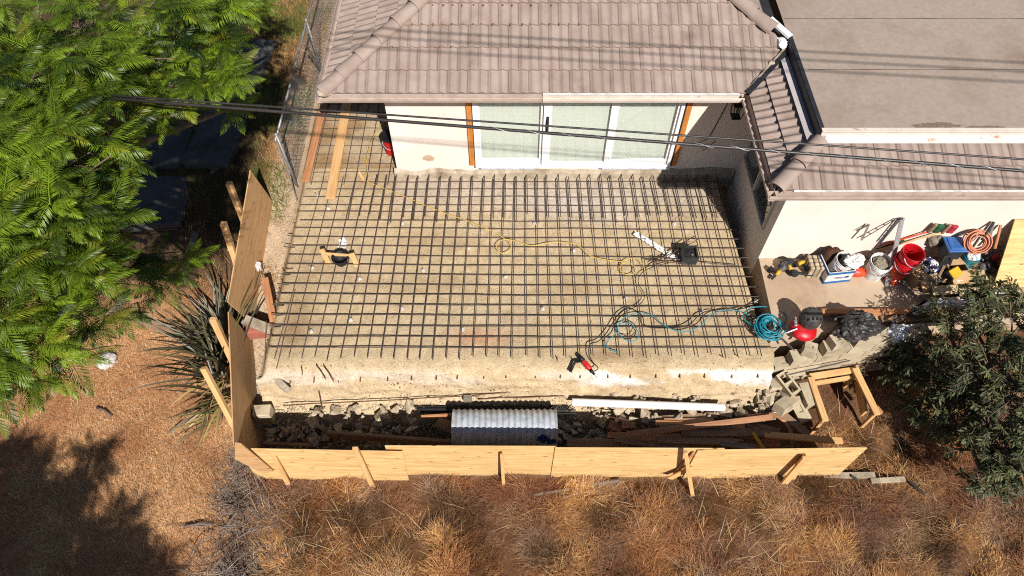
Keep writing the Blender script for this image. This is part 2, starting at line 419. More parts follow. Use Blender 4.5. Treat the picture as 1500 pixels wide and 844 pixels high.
PZw = PZv+(1-face)*(.035*(fbm(PX_*1.1, PYv*1.1, 43, 4)-.5)+.016*(fbm(PX_*7, PYv*7, 44, 3)-.5))-.28*edge_l*(1-face)-.5*edge_r*(1-face)*sst(5.3, 5.9, PYv)+face*.03*(fbm(PX_*6, PYv*9, 45, 3)-.5)
tan = C3(206, 182, 146)
g = np.broadcast_to(tan, PX_.shape+(3,))
g = lerp3(g, np.broadcast_to(C3(188, 164, 130), g.shape), sst(.42, .7, fbm(PX_*.9, PYv*2.2, 51, 5))*.8)
g = lerp3(g, np.broadcast_to(C3(204, 184, 152), g.shape), sst(.5, .72, fbm(PX_*1.2, PYv*1.5, 52, 5))*.55)
g = lerp3(g, np.broadcast_to(C3(196, 184, 172), g.shape), sst(8.2, 9.2, PYv+.5*fbm(PX_, PYv, 53, 3))*sst(-2.6, -1.8, PX_)*.65)
for (cx, cy, rx, ry, col, k) in ((.95, 8.55, .9, .35, (206, 192, 184), .6), (-.55, 5.75, .45, .14, (206, 140, 108), .6), (1.5, 5.42, .5, .12, (148, 118, 84), .7), (-3.55, 6.1, .25, .7, (150, 116, 80), .6), (1.9, 8.3, .5, .3, (206, 192, 180), .5)):
    g = lerp3(g, np.broadcast_to(C3(*col), g.shape), k*np.exp(-((PX_-cx)/rx)**2-((PYv-cy)/ry)**2))
band = sst(.62, .74, PZv)*sst(.97, .9, PZv)*sst(.36, .5, fbm(PX_*1.3, PZv*3, 54, 5)); g = lerp3(g, np.broadcast_to(C3(236, 228, 222), g.shape), band*(.3+.65*sst(.8, 1.6, PX_)))
g = lerp3(g, np.broadcast_to(C3(208, 186, 154), g.shape), sst(.62, .4, PZv)*.5)
hol = np.zeros(PX_.shape)
ny, nx = PX_.shape; idx = np.arange(ny*nx).reshape(ny, nx)
pq = np.stack([idx[:-1, :-1], idx[1:, :-1], idx[1:, 1:], idx[:-1, 1:]], -1).reshape(-1, 4)
V1 = np.stack([PX_, PYw, PZw], -1).reshape(-1, 3); C1 = g.reshape(-1, 3)
sx, sy = np.meshgrid(np.arange(-4.06, -2.1, .06), np.arange(9.44, 17, .06))
sz = .995+.02*(fbm(sx*2, sy*2, 46, 4)-.5)-.2*sst(-3.95, -4.06, sx)
sc = lerp3(np.broadcast_to(C3(196, 174, 142), sx.shape+(3,)), np.broadcast_to(C3(164, 134, 98), sx.shape+(3,)), sst(.4, .7, fbm(sx*1.2, sy*1.5, 55, 4)))
ny, nx = sx.shape; idx = np.arange(ny*nx).reshape(ny, nx)+len(V1)
sq = np.stack([idx[:-1, :-1], idx[:-1, 1:], idx[1:, 1:], idx[1:, :-1]], -1).reshape(-1, 4)
M_pad = groundmat('compacted_soil', 34, .9)
V1[:, 0] += (sst(3.95, 4.13, PX_)*(.22*(fbm(PZv*4+3, PYv*2, 58, 4)-.35))).ravel()
pad = np_mesh('building_pad', np.concatenate([V1, np.stack([sx, sy, sz], -1).reshape(-1, 3)]), np.concatenate([pq, sq]), np.concatenate([C1, sc.reshape(-1, 3)]), M_pad)
tag(pad, 'tan compacted soil pad under the rebar grid with a cut front face', 'ground', kind='structure')
def padz(x, y): return 1.0+.035*(float(fbm(x*1.1, y*1.1, 43, 4))-.5)

# patio slab
M_patio = mat('patio_concrete', [srgb(176, 150, 124), srgb(190, 166, 140), srgb(198, 176, 152)], 1.2, .9, .25, 60, spec=.15, dirt=srgb(162, 134, 108), dscale=1.6)
b = MB(); b.poly([(4.19, 7.3, -.1), (4.165, 5.68, -.1), (5.1, 5.7, -.1), (6.1, 5.86, -.1), (6.7, 6.3, -.1), (14, 6.5, -.1), (14, 7.3, -.1)], 1.35)
tag(b.build('patio', M_patio), 'pale concrete patio slab beside the house wall', 'patio', kind='structure')

# ------------------------------------------------------------------ house
house = thing('house', 'cream stucco house with grey brown tile roof and flat roof section', 'house', (1.0, 9.27, 1.0))
EZ = 3.45; SL = .4; CP = 1/math.sqrt(1+SL*SL); SP = SL*CP
def wall(mb, x0, y0, x1, y1, z0, z1, th=.2):
    d = Vector((x1-x0, y1-y0, 0)).normalized(); n = Vector((-d.y, d.x, 0))*th
    a = Vector((x0, y0, z0)); c_ = Vector((x1, y1, z0)); mb.poly([a, c_, c_+n, a+n], z1-z0)
WT = 3.5
b = MB()
wall(b, -2.15, 9.27, -.7, 9.27, .85, WT); wall(b, 2.945, 9.27, 4.18, 9.27, .85, WT); b.box((1.1225, 9.37, 1.08), (3.645, .2, .44)); b.box((1.1225, 9.37, 3.44), (3.645, .2, .12))
wall(b, -2.15, 18, -2.15, 9.47, .85, WT)
b.build('wall', M_stucco, house)
b = MB(); wall(b, 4.38, 7.16, 14, 7.16, .2, WT)
# left wall of the wing with its window opening
wall(b, 4.18, 9.27, 4.18, 9.1, .2, WT); wall(b, 4.18, 7.4, 4.18, 7.16, .2, WT); b.box((4.28, 8.25, .955), (.2, 1.7, 1.51)); b.box((4.28, 8.25, 3.16), (.2, 1.7, .68))
b.build('wall', M_stucco, house)
# rough concrete base under the door wall
xsb = np.arange(-2.2, 4.18, .05); b = MB(); vs = []
for x in xsb:
    t = 1.19+.07*(float(fbm(x*2.2, 3, 61, 4))-.5)*2*(1 if x > -.9 else 1.0); o = .03*(float(fbm(x*4, 9, 62, 3)))
    vs += [(x, 9.2-o, .8), (x, 9.215-o, t-.05), (x, 9.262, t)]
b.add(vs, [(3*i+k, 3*i+3+k, 3*i+4+k, 3*i+1+k) for i in range(len(xsb)-1) for k in (0, 1)]); b.build('foundation', M_conc, house)
# patched square on the plaster and the raw patch mark
M_patch = mat('new_plaster', [srgb(232, 222, 208), srgb(238, 230, 218)], 3, .95, .3, 120)
b = MB(); p0 = PY(577, 185, 9.27); 
pts = []
for cx, cz, a0 in ((.1, .42, 0), (-.1, .42, 90), (-.1, -.42, 180), (.1, -.42, 270)):
    for k in range(5): a = R(a0+k*22.5); pts.append((-1.96+cx+.07*math.cos(a), 2.22+cz+.07*math.sin(a)))
n = len(pts); b.add([(x, 9.266, z) for x, z in pts]+[(x, 9.255, z) for x, z in pts], [tuple(range(n, 2*n))]+[(i, (i+1) % n, n+(i+1) % n, n+i) for i in range(n)])
b.build('plaster_patch', M_patch, house)
# sliding door
M_blind = mat('woven_blind', [srgb(230, 227, 217), srgb(236, 233, 224), srgb(241, 239, 231)], 2.5, .9, 0, 30, stretch=(.4, 1, 26), lo=.25, hi=.75)
mg, nt, gb, gout = _nodes('door_glass'); gb.inputs['Roughness'].default_value = .03; gb.inputs['Base Color'].default_value = (.9, 1, .95, 1)
tr = N(nt, 'ShaderNodeBsdfTransparent'); tr.inputs[0].default_value = (.94, .965, .95, 1); gl = N(nt, 'ShaderNodeBsdfGlossy'); gl.inputs['Roughness'].default_value = .02
mx = N(nt, 'ShaderNodeMixShader'); lw = N(nt, 'ShaderNodeLayerWeight'); lw.inputs[0].default_value = .25
nt.links.new(lw.outputs['Fresnel'], mx.inputs[0]); nt.links.new(tr.outputs[0], mx.inputs[1]); nt.links.new(gl.outputs[0], mx.inputs[2]); nt.links.new(mx.outputs[0], gout.inputs[0])
DX0, DX1, DZ0, DZ1 = -.672, 2.918, 1.31, 3.36
b = MB(); y = 9.235
b.box((DX0+.045, y, (DZ0+DZ1)/2), (.09, .1, DZ1-DZ0)); b.box((DX1-.04, y, (DZ0+DZ1)/2), (.06, .1, DZ1-DZ0))
b.box(((DX0+DX1)/2, y-.002, DZ0+.03), (DX1-DX0-.002, .13, .06)); b.box(((DX0+DX1)/2, y, DZ1-.03), (DX1-DX0-.2, .1, .06))
door = b.build('sliding_door', M_white, house, bev=.004)
m1, m2 = .56, 1.735
def sash(x0, x1, yy, wl, wr, zb):
    b = MB(); z0, z1 = DZ0+.06, DZ1-.06; h = z1-z0
    b.box((x0+wl/2, yy, z0+h/2), (wl, .045, h)); b.box((x1-wr/2, yy, z0+h/2), (wr, .045, h))
    b.box(((x0+x1)/2+(wl-wr)/2, yy, z0+zb/2), (x1-x0-wl-wr, .045, zb)); b.box(((x0+x1)/2+(wl-wr)/2, yy, z1-.035), (x1-x0-wl-wr, .045, .07))
    s = b.build('sash', M_white, door, bev=.003)
    g = MB(); g.box(((x0+x1)/2, yy+.004, z0+h/2), (x1-x0-wl, .008, h-.1)); g.build('glass_pane', mg, door)
    g = MB(); g.box(((x0+x1)/2, yy+.05, z0+h/2), (x1-x0-.02, .006, h)); g.build('blind', M_blind, door)
sash(DX0+.09, m1-.02, y+.02, .03, .05, .11); sash(m1-.02, m2+.03, y-.035, .14, .09, .08); sash(m2+.03, DX1-.07, y+.02, .05, .04, .09)
h = MB(); pts = [(m1+.05, y-.06, 2.2), (m1+.05, y-.12, 2.24), (m1+.05, y-.13, 2.38), (m1+.05, y-.12, 2.52), (m1+.05, y-.06, 2.56)]
h.tube(pts, .012, 8); h.box((m1+.05, y-.062, 2.38), (.05, .012, .36)); h.build('handle', M_dark, door)
b = MB(); b.box((m2+.55, y-.075, DZ0+.012), (1.25, .05, .02)); b.box((DX0+.6, y-.075, DZ0+.012), (1.0, .05, .02)); b.build('sill_track', M_galv, door)
# jamb boards either side
for x in (DX0-.06, DX1+.075):
    plank('door_trim', (x, 9.245, 1.33), (x, 9.245, 3.4), .09, .06, M_trim, parent=house, up=(0, 1, 0))
b = MB(); b.box((DX1+.012, 9.255, 2.33), (.05, .06, 2.04)); b.build('door_flashing', M_dark, house)
# wing window
b = MB()
for (yy, zz, dy, dz) in ((7.42, 2.26, .04, 1.12), (9.08, 2.26, .04, 1.12), (8.25, 1.72, 1.62, .04), (8.25, 2.80, 1.62, .04), (8.25, 2.26, .035, 1.04)): b.box((4.172, yy, zz), (.06, dy, dz))
win = b.build('window', mat('taupe_frame', [srgb(196, 188, 180), srgb(206, 198, 190)], 4, .5, .02), house)
mw_, nt, wb, wo = _nodes('window_glass'); wb.inputs['Base Color'].default_value = (.02, .03, .028, 1); wb.inputs['Roughness'].default_value = .03; wb.inputs['Specular IOR Level'].default_value = 1.0; wb.inputs['Coat Weight'].default_value = 1; wb.inputs['Coat Roughness'].default_value = .02
b = MB(); b.box((4.195, 8.25, 2.26), (.012, 1.63, 1.05)); b.build('pane', mw_, win)
# soffits and fascia
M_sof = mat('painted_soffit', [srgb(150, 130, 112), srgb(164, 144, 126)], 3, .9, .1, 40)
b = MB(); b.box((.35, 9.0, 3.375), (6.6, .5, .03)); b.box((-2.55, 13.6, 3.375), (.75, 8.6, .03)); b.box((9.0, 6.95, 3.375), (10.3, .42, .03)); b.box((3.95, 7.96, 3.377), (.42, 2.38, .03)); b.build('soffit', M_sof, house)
# tile planes
def tile_plane(mb, O, U, V, u0, u1, lo, hi, v_start, n, e, seed, tw=.32):
    O = Vector(O); U = Vector(U); V = Vector(V); NN = U.cross(V)
    if NN.z < 0: NN = -NN
    us = []
    k0 = math.floor(u0/tw)
    base = [0, .004, .0075, .02]+[.02+(tw-.02)*i/13 for i in range(1, 13)]
    rr = random.Random(seed)
    for i in range(n):
        va = v_start+i*e; vb = va+e; off = (.16 if i % 2 else 0)
        ul = []
        k = math.floor((u0-off)/tw)-1
        while k*tw+off < u1+tw:
            tone = rr.uniform(.92, 1.05); dz = rr.uniform(-.003, .004)
            for s_ in base:
                u = k*tw+off+s_
                if u0-1e-6 <= u <= u1+1e-6: ul.append((u, s_, tone, dz))
            k += 1
        if len(ul) < 2: continue
        o = len(mb.v); cnt = 0
        for (u, s_, tone, dz) in ul:
            a_ = max(va, lo(u)); b_ = min(vb+.01, hi(u)); ok = b_ > a_+.004
            if not ok: b_ = a_
            wv = .0195*math.cos(2*math.pi*(s_/tw*2+.5))
            wv = wv if wv > 0 else wv*.55
            if .003 < s_ < .008: wv -= .012
            tl = lambda v: .034*(1-(v-va)/e)
            pa = O+U*u+V*a_+NN*(wv+dz+tl(a_)); pm = O+U*u+V*(a_*.5+b_*.5)+NN*(wv+dz+tl(a_*.5+b_*.5)); pb = O+U*u+V*b_+NN*(wv+dz+tl(b_)); pd = O+U*u+V*a_+NN*(-.012+min(wv, 0))
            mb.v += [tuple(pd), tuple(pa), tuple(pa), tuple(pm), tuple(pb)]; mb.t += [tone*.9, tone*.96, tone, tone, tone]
        for j in range(len(ul)-1):
            u, u2 = ul[j][0], ul[j+1][0]
            if min(vb, hi(u)) <= max(va, lo(u))+.004 and min(vb, hi(u2)) <= max(va, lo(u2))+.004: continue
            A = o+5*j; B = A+5
            for (p_, q_) in ((0, 1), (2, 3), (3, 4)): mb.f.append([A+p_, B+p_, B+q_, A+q_]); mb.m.append(0)
XL, XR, YF = -2.95, 5.12, 8.72; H = (XR-XL)/2
b = MB()
tile_plane(b, (XL, YF, EZ), (1, 0, 0), (0, CP, SP), .02, XR-XL-.02, lambda u: max(0, u-(3.70-XL))/CP, lambda u: min(u, XR-XL-u, H)/CP, 0, 12, .395, 1)
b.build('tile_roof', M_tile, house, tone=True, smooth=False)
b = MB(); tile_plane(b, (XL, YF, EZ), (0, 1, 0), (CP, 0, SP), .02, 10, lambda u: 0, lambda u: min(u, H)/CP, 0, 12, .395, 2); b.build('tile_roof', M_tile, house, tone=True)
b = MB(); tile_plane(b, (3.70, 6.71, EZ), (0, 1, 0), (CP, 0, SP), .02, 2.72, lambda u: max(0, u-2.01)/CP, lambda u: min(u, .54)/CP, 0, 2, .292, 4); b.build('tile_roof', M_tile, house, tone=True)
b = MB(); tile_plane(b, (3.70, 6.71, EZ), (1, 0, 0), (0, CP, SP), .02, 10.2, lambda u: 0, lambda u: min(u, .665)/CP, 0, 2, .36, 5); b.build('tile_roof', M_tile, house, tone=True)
# roof underlay so nothing shows through
b = MB(); d = -.03
b.add([(XL, YF, EZ+d), (XR, YF, EZ+d), (XR-H, YF+H, EZ+SL*H+d), (XL, YF+10, EZ+d), (XR, YF+10, EZ+d), (XR-H, YF+10, EZ+SL*H+d)], [(0, 1, 2), (0, 2, 5, 3), (1, 4, 5, 2)])
b.add([(3.70, 6.71, EZ+d), (14, 6.71, EZ+d), (14, 7.45, EZ+.296+d), (4.44, 7.45, EZ+.296+d), (3.70, 8.75, EZ+d), (4.44, 9.5, EZ+.296+d)], [(0, 1, 2, 3), (0, 3, 5, 4)])
b.build('roof_deck', M_dark, house)
def hip(O, D, length, r0, seg, name='hip_tile'):
    O = Vector(O); D = Vector(D).normalized(); side = D.cross(Vector((0, 0, 1))).normalized(); up = side.cross(D)
    k = int(math.ceil(length/seg)); rr = random.Random(7)
    for i in range(k):
        a = O+D*(i*seg-.03); L = min(seg+.05, length-i*seg+.03); mb = MB(); vs = []; n = 10
        for (t, r, lift) in ((0, r0, .045), (.02, r0*1.02, .045), (L, r0*.86, .012)):
            for j in range(n+1):
                an = math.pi*(j/n)*1.16-math.pi*.08
                vs.append(a+D*t+side*math.cos(an)*r+up*(math.sin(an)*r*.8+lift))
        m = n+1
        mb.add(vs, [(q_*m+j, q_*m+j+1, (q_+1)*m+j+1, (q_+1)*m+j) for q_ in range(2) for j in range(n)], tone=rr.uniform(.95, 1.06))
        mb.add([vs[j] for j in range(m)]+[vs[j]-up*.03-D*-.005 for j in range(m)], [(j, j+1, m+j+1, m+j) for j in range(n)], tone=.85)
        mb.build(name, M_tile, house, tone=True, smooth=True)
hip((XL, YF, EZ+.02), (1, 1, SL), 6.0, .13, .41); hip((XR-1.0, YF+1.0, EZ+SL*1.0+.02), (-1, 1, SL), 4.5, .13, .41); hip((3.72, 6.73, EZ+.02), (1, 1, SL), 1.0, .125, .5)
# white mortar lump at the hip corner, gutter, flashings
b = MB(); b.crumple((XL+.02, YF+.0, EZ+.03), (.13, .1, .06), 3, 10, .3); b.build('mortar', M_conc, house, smooth=True)
M_gut = mat('painted_gutter', [srgb(170, 148, 134), srgb(186, 166, 152), srgb(200, 182, 168)], 5, .6, .1, 40, dirt=srgb(132, 84, 60), dscale=5, dlo=.6, dhi=.75)
M_gutw = mat('bare_white_gutter', [srgb(206, 192, 178), srgb(228, 216, 202)], 5, .6, .1, 40, dirt=srgb(150, 92, 62), dscale=4, dlo=.62, dhi=.72)
def gutter(p, q, m, inner=1, name='gutter'):
    p = Vector(p); q = Vector(q); x = (q-p).normalized(); y = Vector((0, 0, 1)).cross(x)*inner
    mb = MB(); up = Vector((0, 0, 1))
    prof = [(.0, .0), (.0, -.1), (-.09, -.1), (-.11, -.05), (-.115, .0), (-.105, .004), (-.1, -.05), (-.085, -.09), (-.008, -.092), (-.008, .0)]
    n = len(prof); vs = [p+y*a_+up*b_ for a_, b_ in prof]+[q+y*a_+up*b_ for a_, b_ in prof]
    mb.add(vs, [(i, (i+1) % n, n+(i+1) % n, n+i) for i in range(n)]+[tuple(range(n)), tuple(range(2*n-1, n-1, -1))])
    return mb.build(name, m, house)
gutter((-2.98, 8.715, EZ), (.47, 8.715, EZ), M_gut); gutter((.48, 8.715, EZ), (3.62, 8.715, EZ), M_gutw)
gutter((-2.955, 19, EZ), (-2.955, 8.62, EZ), M_gut); gutter((3.60, 6.705, EZ-.005), (14, 6.705, EZ-.005), M_gut); gutter((3.695, 8.7, EZ-.003), (3.695, 6.6, EZ-.003), M_gut)
b = MB(); b.bar((.48, 8.705, EZ+.014), (3.55, 8.705, EZ+.012), .05, .012); b.bar((3.95, 6.695, EZ+.01), (14, 6.695, EZ+.01), .035, .012); b.build('drip_edge', M_wpl, house)
# flat roof with its raised curb
M_flat = mat('rolled_roofing', [srgb(158, 141, 128), srgb(165, 148, 135), srgb(171, 155, 142)], 14, .95, .35, 160, spec=.1, dirt=srgb(134, 112, 96), dscale=.7, dlo=.5, dhi=.8)
FZ = 3.87
b = MB(); b.add([(4.37, 7.44, FZ), (16, 7.44, FZ), (16, 20, FZ), (4.37, 20, FZ)], [(0, 1, 2, 3)]); hx = (FZ-EZ)/SL; b.add([(XR-hx+.02, YF+hx-.02, FZ), (XR-H, YF+H, EZ+SL*H), (XR-H, YF+11, EZ+SL*H), (XR-hx+.02, YF+11, FZ)], [(0, 3, 2, 1)]); b.build('flat_roof', M_flat, house)
for yy in (8.77, 10.03, 11.35, 12.6):
    mb = MB(); vs = []
    for i, x in enumerate(np.arange(4.5 if yy < 9.4 else 4.4, 15, .06)):
        o = .012*(float(fbm(x*2, yy*7, 71, 3))-.5); hw = .004+.012*max(0, float(fbm(x*3, yy, 72, 3))-.42)
        vs += [(x, yy+o-hw, FZ+.004), (x, yy+o+hw, FZ+.004)]
    mb.add(vs, [(2*i, 2*i+2, 2*i+3, 2*i+1) for i in range(len(vs)//2-1)]); mb.build('seam', M_dark if yy > 9 else M_rust, house)
mb = MB()
for (px, py, rx, ry) in ((1372, 184, .34, .06), (1440, 187, .3, .035)):
    c0 = P(px, py, FZ); vs = [tuple(c0+Vector((0, 0, .003)))]; n = 26
    for j in range(n):
        a = 2*math.pi*j/n; k = .6+.8*float(fbm(math.cos(a)*2+px, math.sin(a)*2, 77, 3)); vs.append((c0.x+rx*k*math.cos(a), c0.y+ry*k*math.sin(a), FZ+.003))
    mb.add(vs, [(0, 1+j, 1+(j+1) % n) for j in range(n)])
mb.build('silt_stain', mat('silt', [srgb(96, 80, 68), srgb(150, 128, 110)], 30, .95, .2, 90), house)
b = MB(); b.box((9.2, 7.425, 3.79), (9.66, .03, .2)); b.box((9.2, 7.445, 3.895), (9.66, .07, .02)); b.build('curb', M_gutw, house)
b = MB(); b.box((4.365, 8.51, 3.78), (.03, 2.13, .2)); b.box((4.385, 8.51, 3.892), (.06, 2.14, .02)); b.build('curb', M_dark, house)  # left curb coloured dark for its shaded side, unlike the pale front
M_lil = mat('lead_flashing', [srgb(176, 166, 166), srgb(192, 184, 182)], 4, .6, .1, 40)
b = MB(); z0 = EZ+SL*.54+.055; b.add([(4.215, 7.26, z0), (4.215, 9.3, z0), (4.352, 9.42, z0-.005), (4.352, 7.4, z0-.005)], [(0, 3, 2, 1)]); b.build('flashing', M_lil, house)
b = MB(); z0 = EZ+SL*.62+.04; b.add([(4.4, 7.345, z0), (14, 7.345, z0), (14, 7.412, z0+.1), (4.45, 7.412, z0+.1)], [(0, 1, 2, 3)]); b.build('flashing', M_gutw, house)
b = MB(); b.bar((4.38, 9.52, 3.90), (4.10, 9.86, 3.99), .10, .04); b.crumple((4.27, 9.5, 3.8), (.1, .12, .08), 5, 8, .4); b.build('flashing', M_white, house)
# valley metal
b = MB(); b.bar((3.66, 8.68, EZ+.05), (4.44, 9.46, EZ+.05+SL*.76), .09, .02); b.build('valley', M_dark, house)
b = MB(); b.bar((3.68, 8.75, EZ+.06), (4.40, 9.5, EZ+.06+SL*.74), .03, .03); b.crumple((4.08, 9.17, EZ+.22), (.06, .05, .05), 9, 8, .3); b.build('mortar', M_conc, house)
# rust spots on the tiles
M_rs = mat('rust_stain', [srgb(118, 78, 58), srgb(138, 98, 76)], 20, .95, 0); rs = random.Random(4)
for row, (py, x0, x1, st, pr) in enumerate(((8, 622, 800, 14.3, .85), (36, 592, 840, 14.3, .75), (69, 560, 660, 14.3, .4))):
    x = x0
    while x < x1:
        x += st
        if rs.random() > pr: continue
        d_ = ray(x+rs.uniform(-2, 2), py+1); t = (EZ+SL*(0-YF)-CZ)/(d_.z-SL*d_.y); p = Vector((0, 0, CZ))+d_*t
        nrm = Vector((0, -SP, CP)); V_ = Vector((0, CP, SP)); r1 = rs.uniform(.008, .02); L = rs.uniform(.02, .06)
        q = p+nrm*.058; mb = MB(); mb.add([q+Vector((-r1, 0, 0)), q+Vector((r1, 0, 0)), q+Vector((r1*.7, 0, 0))-V_*L*.6, q-V_*L, q+Vector((-r1*.7, 0, 0))-V_*L*.6], [(0, 4, 3, 2, 1)]); mb.build('rust_spot', M_rs, house)
# wall lantern and security light under the eaves, cable down the wing wall
lp = PY(1079, 148, 9.27); b = MB(); x0, y0, z0 = lp.x, 9.1, 2.78
for sx_ in (-1, 1):
    for sy_ in (-1, 1): b.bar((x0+sx_*.07, y0+sy_*.07, z0-.14), (x0+sx_*.1, y0+sy_*.1, z0+.14), .014, .014)
b.box((x0, y0, z0-.145), (.15, .15, .02)); b.box((x0, y0, z0+.15), (.23, .23, .025)); b.box((x0, 9.22, z0+.16), (.06, .24, .03)); b.tube([(x0, y0, z0-.1), (x0, y0, z0+.08)], .02, 8)
b.build('wall_lantern', M_dark, house)
b = MB(); q = PY(560, 142, 9.3); b.crumple((-2.32, 9.45, 3.0), (.1, .12, .12), 2, 10, .1); b.tube([(-2.15, 9.5, 3.0), (-2.3, 9.45, 3.0)], .03, 8); b.build('security_light', M_white, house, smooth=True)
b = MB(); b.tube([(3.72, 9.255, 3.35), (3.6, 9.255, 2.6), (3.5, 9.25, 2.0), (3.3, 9.2, 1.9), (3.45, 9.2, 1.75), (3.62, 9.22, 1.95)], .008, 5); b.build('wall_cable', M_black, house)
b = MB()
for (px, py) in ((628, 232),):
    p = PY(px, py, 9.26); vs = [tuple(p)]; n = 14
    for j in range(n): a = 2*math.pi*j/n; k = .06+.08*float(fbm(math.cos(a)*2, math.sin(a)*2, 81, 3)); vs.append((p.x+k*math.cos(a), 9.26, p.z+k*.8*math.sin(a)))
    b.add(vs, [(0, 1+(j+1) % n, 1+j) for j in range(n)])
b.build('stain', mat('brown_stain', [srgb(176, 140, 112), srgb(206, 176, 148)], 14, .95, 0), house)
# ------------------------------------------------------------------ reinforcing bars
def bar_obj(name, p, q, r, m, label, cat, group, wob=.006, n=6, seg=5):
    p = Vector(p); q = Vector(q); pts = []
    for i in range(seg+1):
        t = i/seg; v = p.lerp(q, t); k = math.sin(math.pi*t)
        pts.append(v+Vector((rng.uniform(-wob, wob)*k, rng.uniform(-wob, wob)*k, rng.uniform(-wob, wob)*.5*k)))
    mb = MB(); mb.tube(pts, r, n)
    return single(name, mb, m, label, cat, p, group)
BX = [402, 423, 442, 461, 479, 499, 519, 538.5, 558, 577, 597, 615, 634, 654, 673, 693, 713, 731, 750, 772, 791, 810, 829, 850, 869, 888, 908, 927, 947, 965, 984, 1003.5, 1023, 1042, 1063.5, 1081, 1099, 1116]
TX = [474, 489, 503, 521, 537, 551, 565, 579, 597, 611, 627, 644, 659, 675, 691, 708, 723, 739, 755, 770, 785, 799, 816, 831, 847, 862, 878, 892.5, 908.5, 925, 940, 955, 971, 985, 1004, 1019, 1033, 1049]
for i, (bx, tx) in enumerate(zip(BX, TX)):
    yb = 526-.006*(bx-400)+rng.uniform(-3, 3); yt = 262+rng.uniform(-4, 2)
    lab = 'rebar running from the house toward the trench in the pad grid'
    bar_obj('rebar', P(bx, yb, 1.075), P(tx, yt, 1.075), .0082, M_rebar, lab, 'rebar', 'lengthwise bars of the rebar grid')
bar_obj('rebar', P(405, 540, 1.06), P(432, 425, 1.06), .0085, M_rebar, 'short leftmost rebar lying askew at the left edge of the pad grid', 'rebar', None)
ROWS = [265.7, 276, 287, 299, 308.5, 321.5, 332.5, 345.5, 358.5, 372, 385.5, 399.5, 414.5, 429, 444, 459.5, 475.5, 491.5, 507.5]
LX = [449, 446, 445, 442, 438, 437, 434, 432, 428, 424, 420, 412, 410, 408, 404, 401, 396, 394, 390]
for i, (ry, lx) in enumerate(zip(ROWS, LX)):
    t = (ry-265)/242; rx = 1052+82*t**.8+rng.uniform(-3, 6)
    sk = 6*math.sin(math.pi*t*.9)
    bar_obj('rebar', P(lx+rng.uniform(-5, 3), ry+1, 1.056), P(rx, ry+sk, 1.056), .0082, M_rebar,
            'rebar running across the pad grid from the left edge to the wing wall', 'rebar', 'crosswise bars of the rebar grid', .012, seg=8)
for i in range(3, 38):
    tx = TX[i]; 
    p = P(tx+1.8, 257+rng.uniform(-3, 2), 1.125); fr = (322-262)/262; bxx = tx+(BX[i]-tx)*fr
    q = P(bxx+2.4, 318+rng.uniform(-5, 9), 1.095)
    bar_obj('dowel', p, q, .0095, M_rebar, 'short thick dowel lapped beside a lengthwise bar along the house wall', 'dowel bar', 'dowels along the house wall', .004, seg=3)
for k, (px, py) in enumerate(((421, 345), (416, 361), (413, 392), (409, 401), (406, 415), (404, 428), (399, 446), (397, 460), (394, 477), (393, 490))):
    a = P(px, py, 1.03); b = MB(); b.tube([a, a+Vector((.07, -.012, 0)), a+Vector((.1, -.03, .0)), a+Vector((.2, -.028, .01))], .0085, 6)
    single('bent_dowel', b, M_rebar, 'short bent dowel poking out at the left rim of the pad', 'dowel bar', a, 'bent dowels on the left rim')
for k, (px, py, px2, py2) in enumerate(((463, 535, 477, 556), (441, 538, 443, 550), (473, 535, 489, 560), (816, 522, 815, 541), (837, 523, 838, 540), (1057, 521, 1063, 531), (1080, 520, 1082, 530))):
    a = P(px, py, 1.06); c_ = P(px2, py2, .86); b = MB(); b.tube([a, a.lerp(c_, .5)+Vector((.01, 0, .02)), c_], .0075, 6)
    single('starter_bar', b, M_rust, 'short rusty starter bar sticking out of the front edge of the pad', 'rebar', a, 'starter bars in the front edge')
for k in range(20):
    x = 421+k*36; y = 561-20*(1-math.exp(-k/7.0))
    if k > 11: y = 540+rng.uniform(-3, 3)
    a = P(x+rng.uniform(-4, 4), y, .86)
    zz = .78+.09*min(1, k/9); a = Vector((a.x, 5.15-.55*(.9-zz)-.03, zz)); b = MB(); b.tube([a+Vector((0, .14, .05)), a+Vector((0, -.015, -.008))], .0105, 8)
    single('anchor_sleeve', b, M_rust, 'small dark anchor sleeve set in the whitened front edge of the pad', 'anchor', a, 'anchor sleeves in the front edge')
# side yard grid
for x in np.arange(-3.72, -2.2, .205):
    y1 = 13.4 if x < -2.3 else 11
    bar_obj('rebar', (x-.03, 9.0, 1.05), (x+.0, y1, 1.05), .0075, M_rebar, 'thin rebar running along the narrow side yard bed', 'rebar', 'lengthwise bars of the side yard')
for y in np.arange(9.33, 13.4, .235):
    bar_obj('rebar', (-3.78, y, 1.036), (-2.2, y+rng.uniform(-.02, .03), 1.036), .0075, M_rebar, 'thin rebar crossing the narrow side yard bed', 'rebar', 'crosswise bars of the side yard')
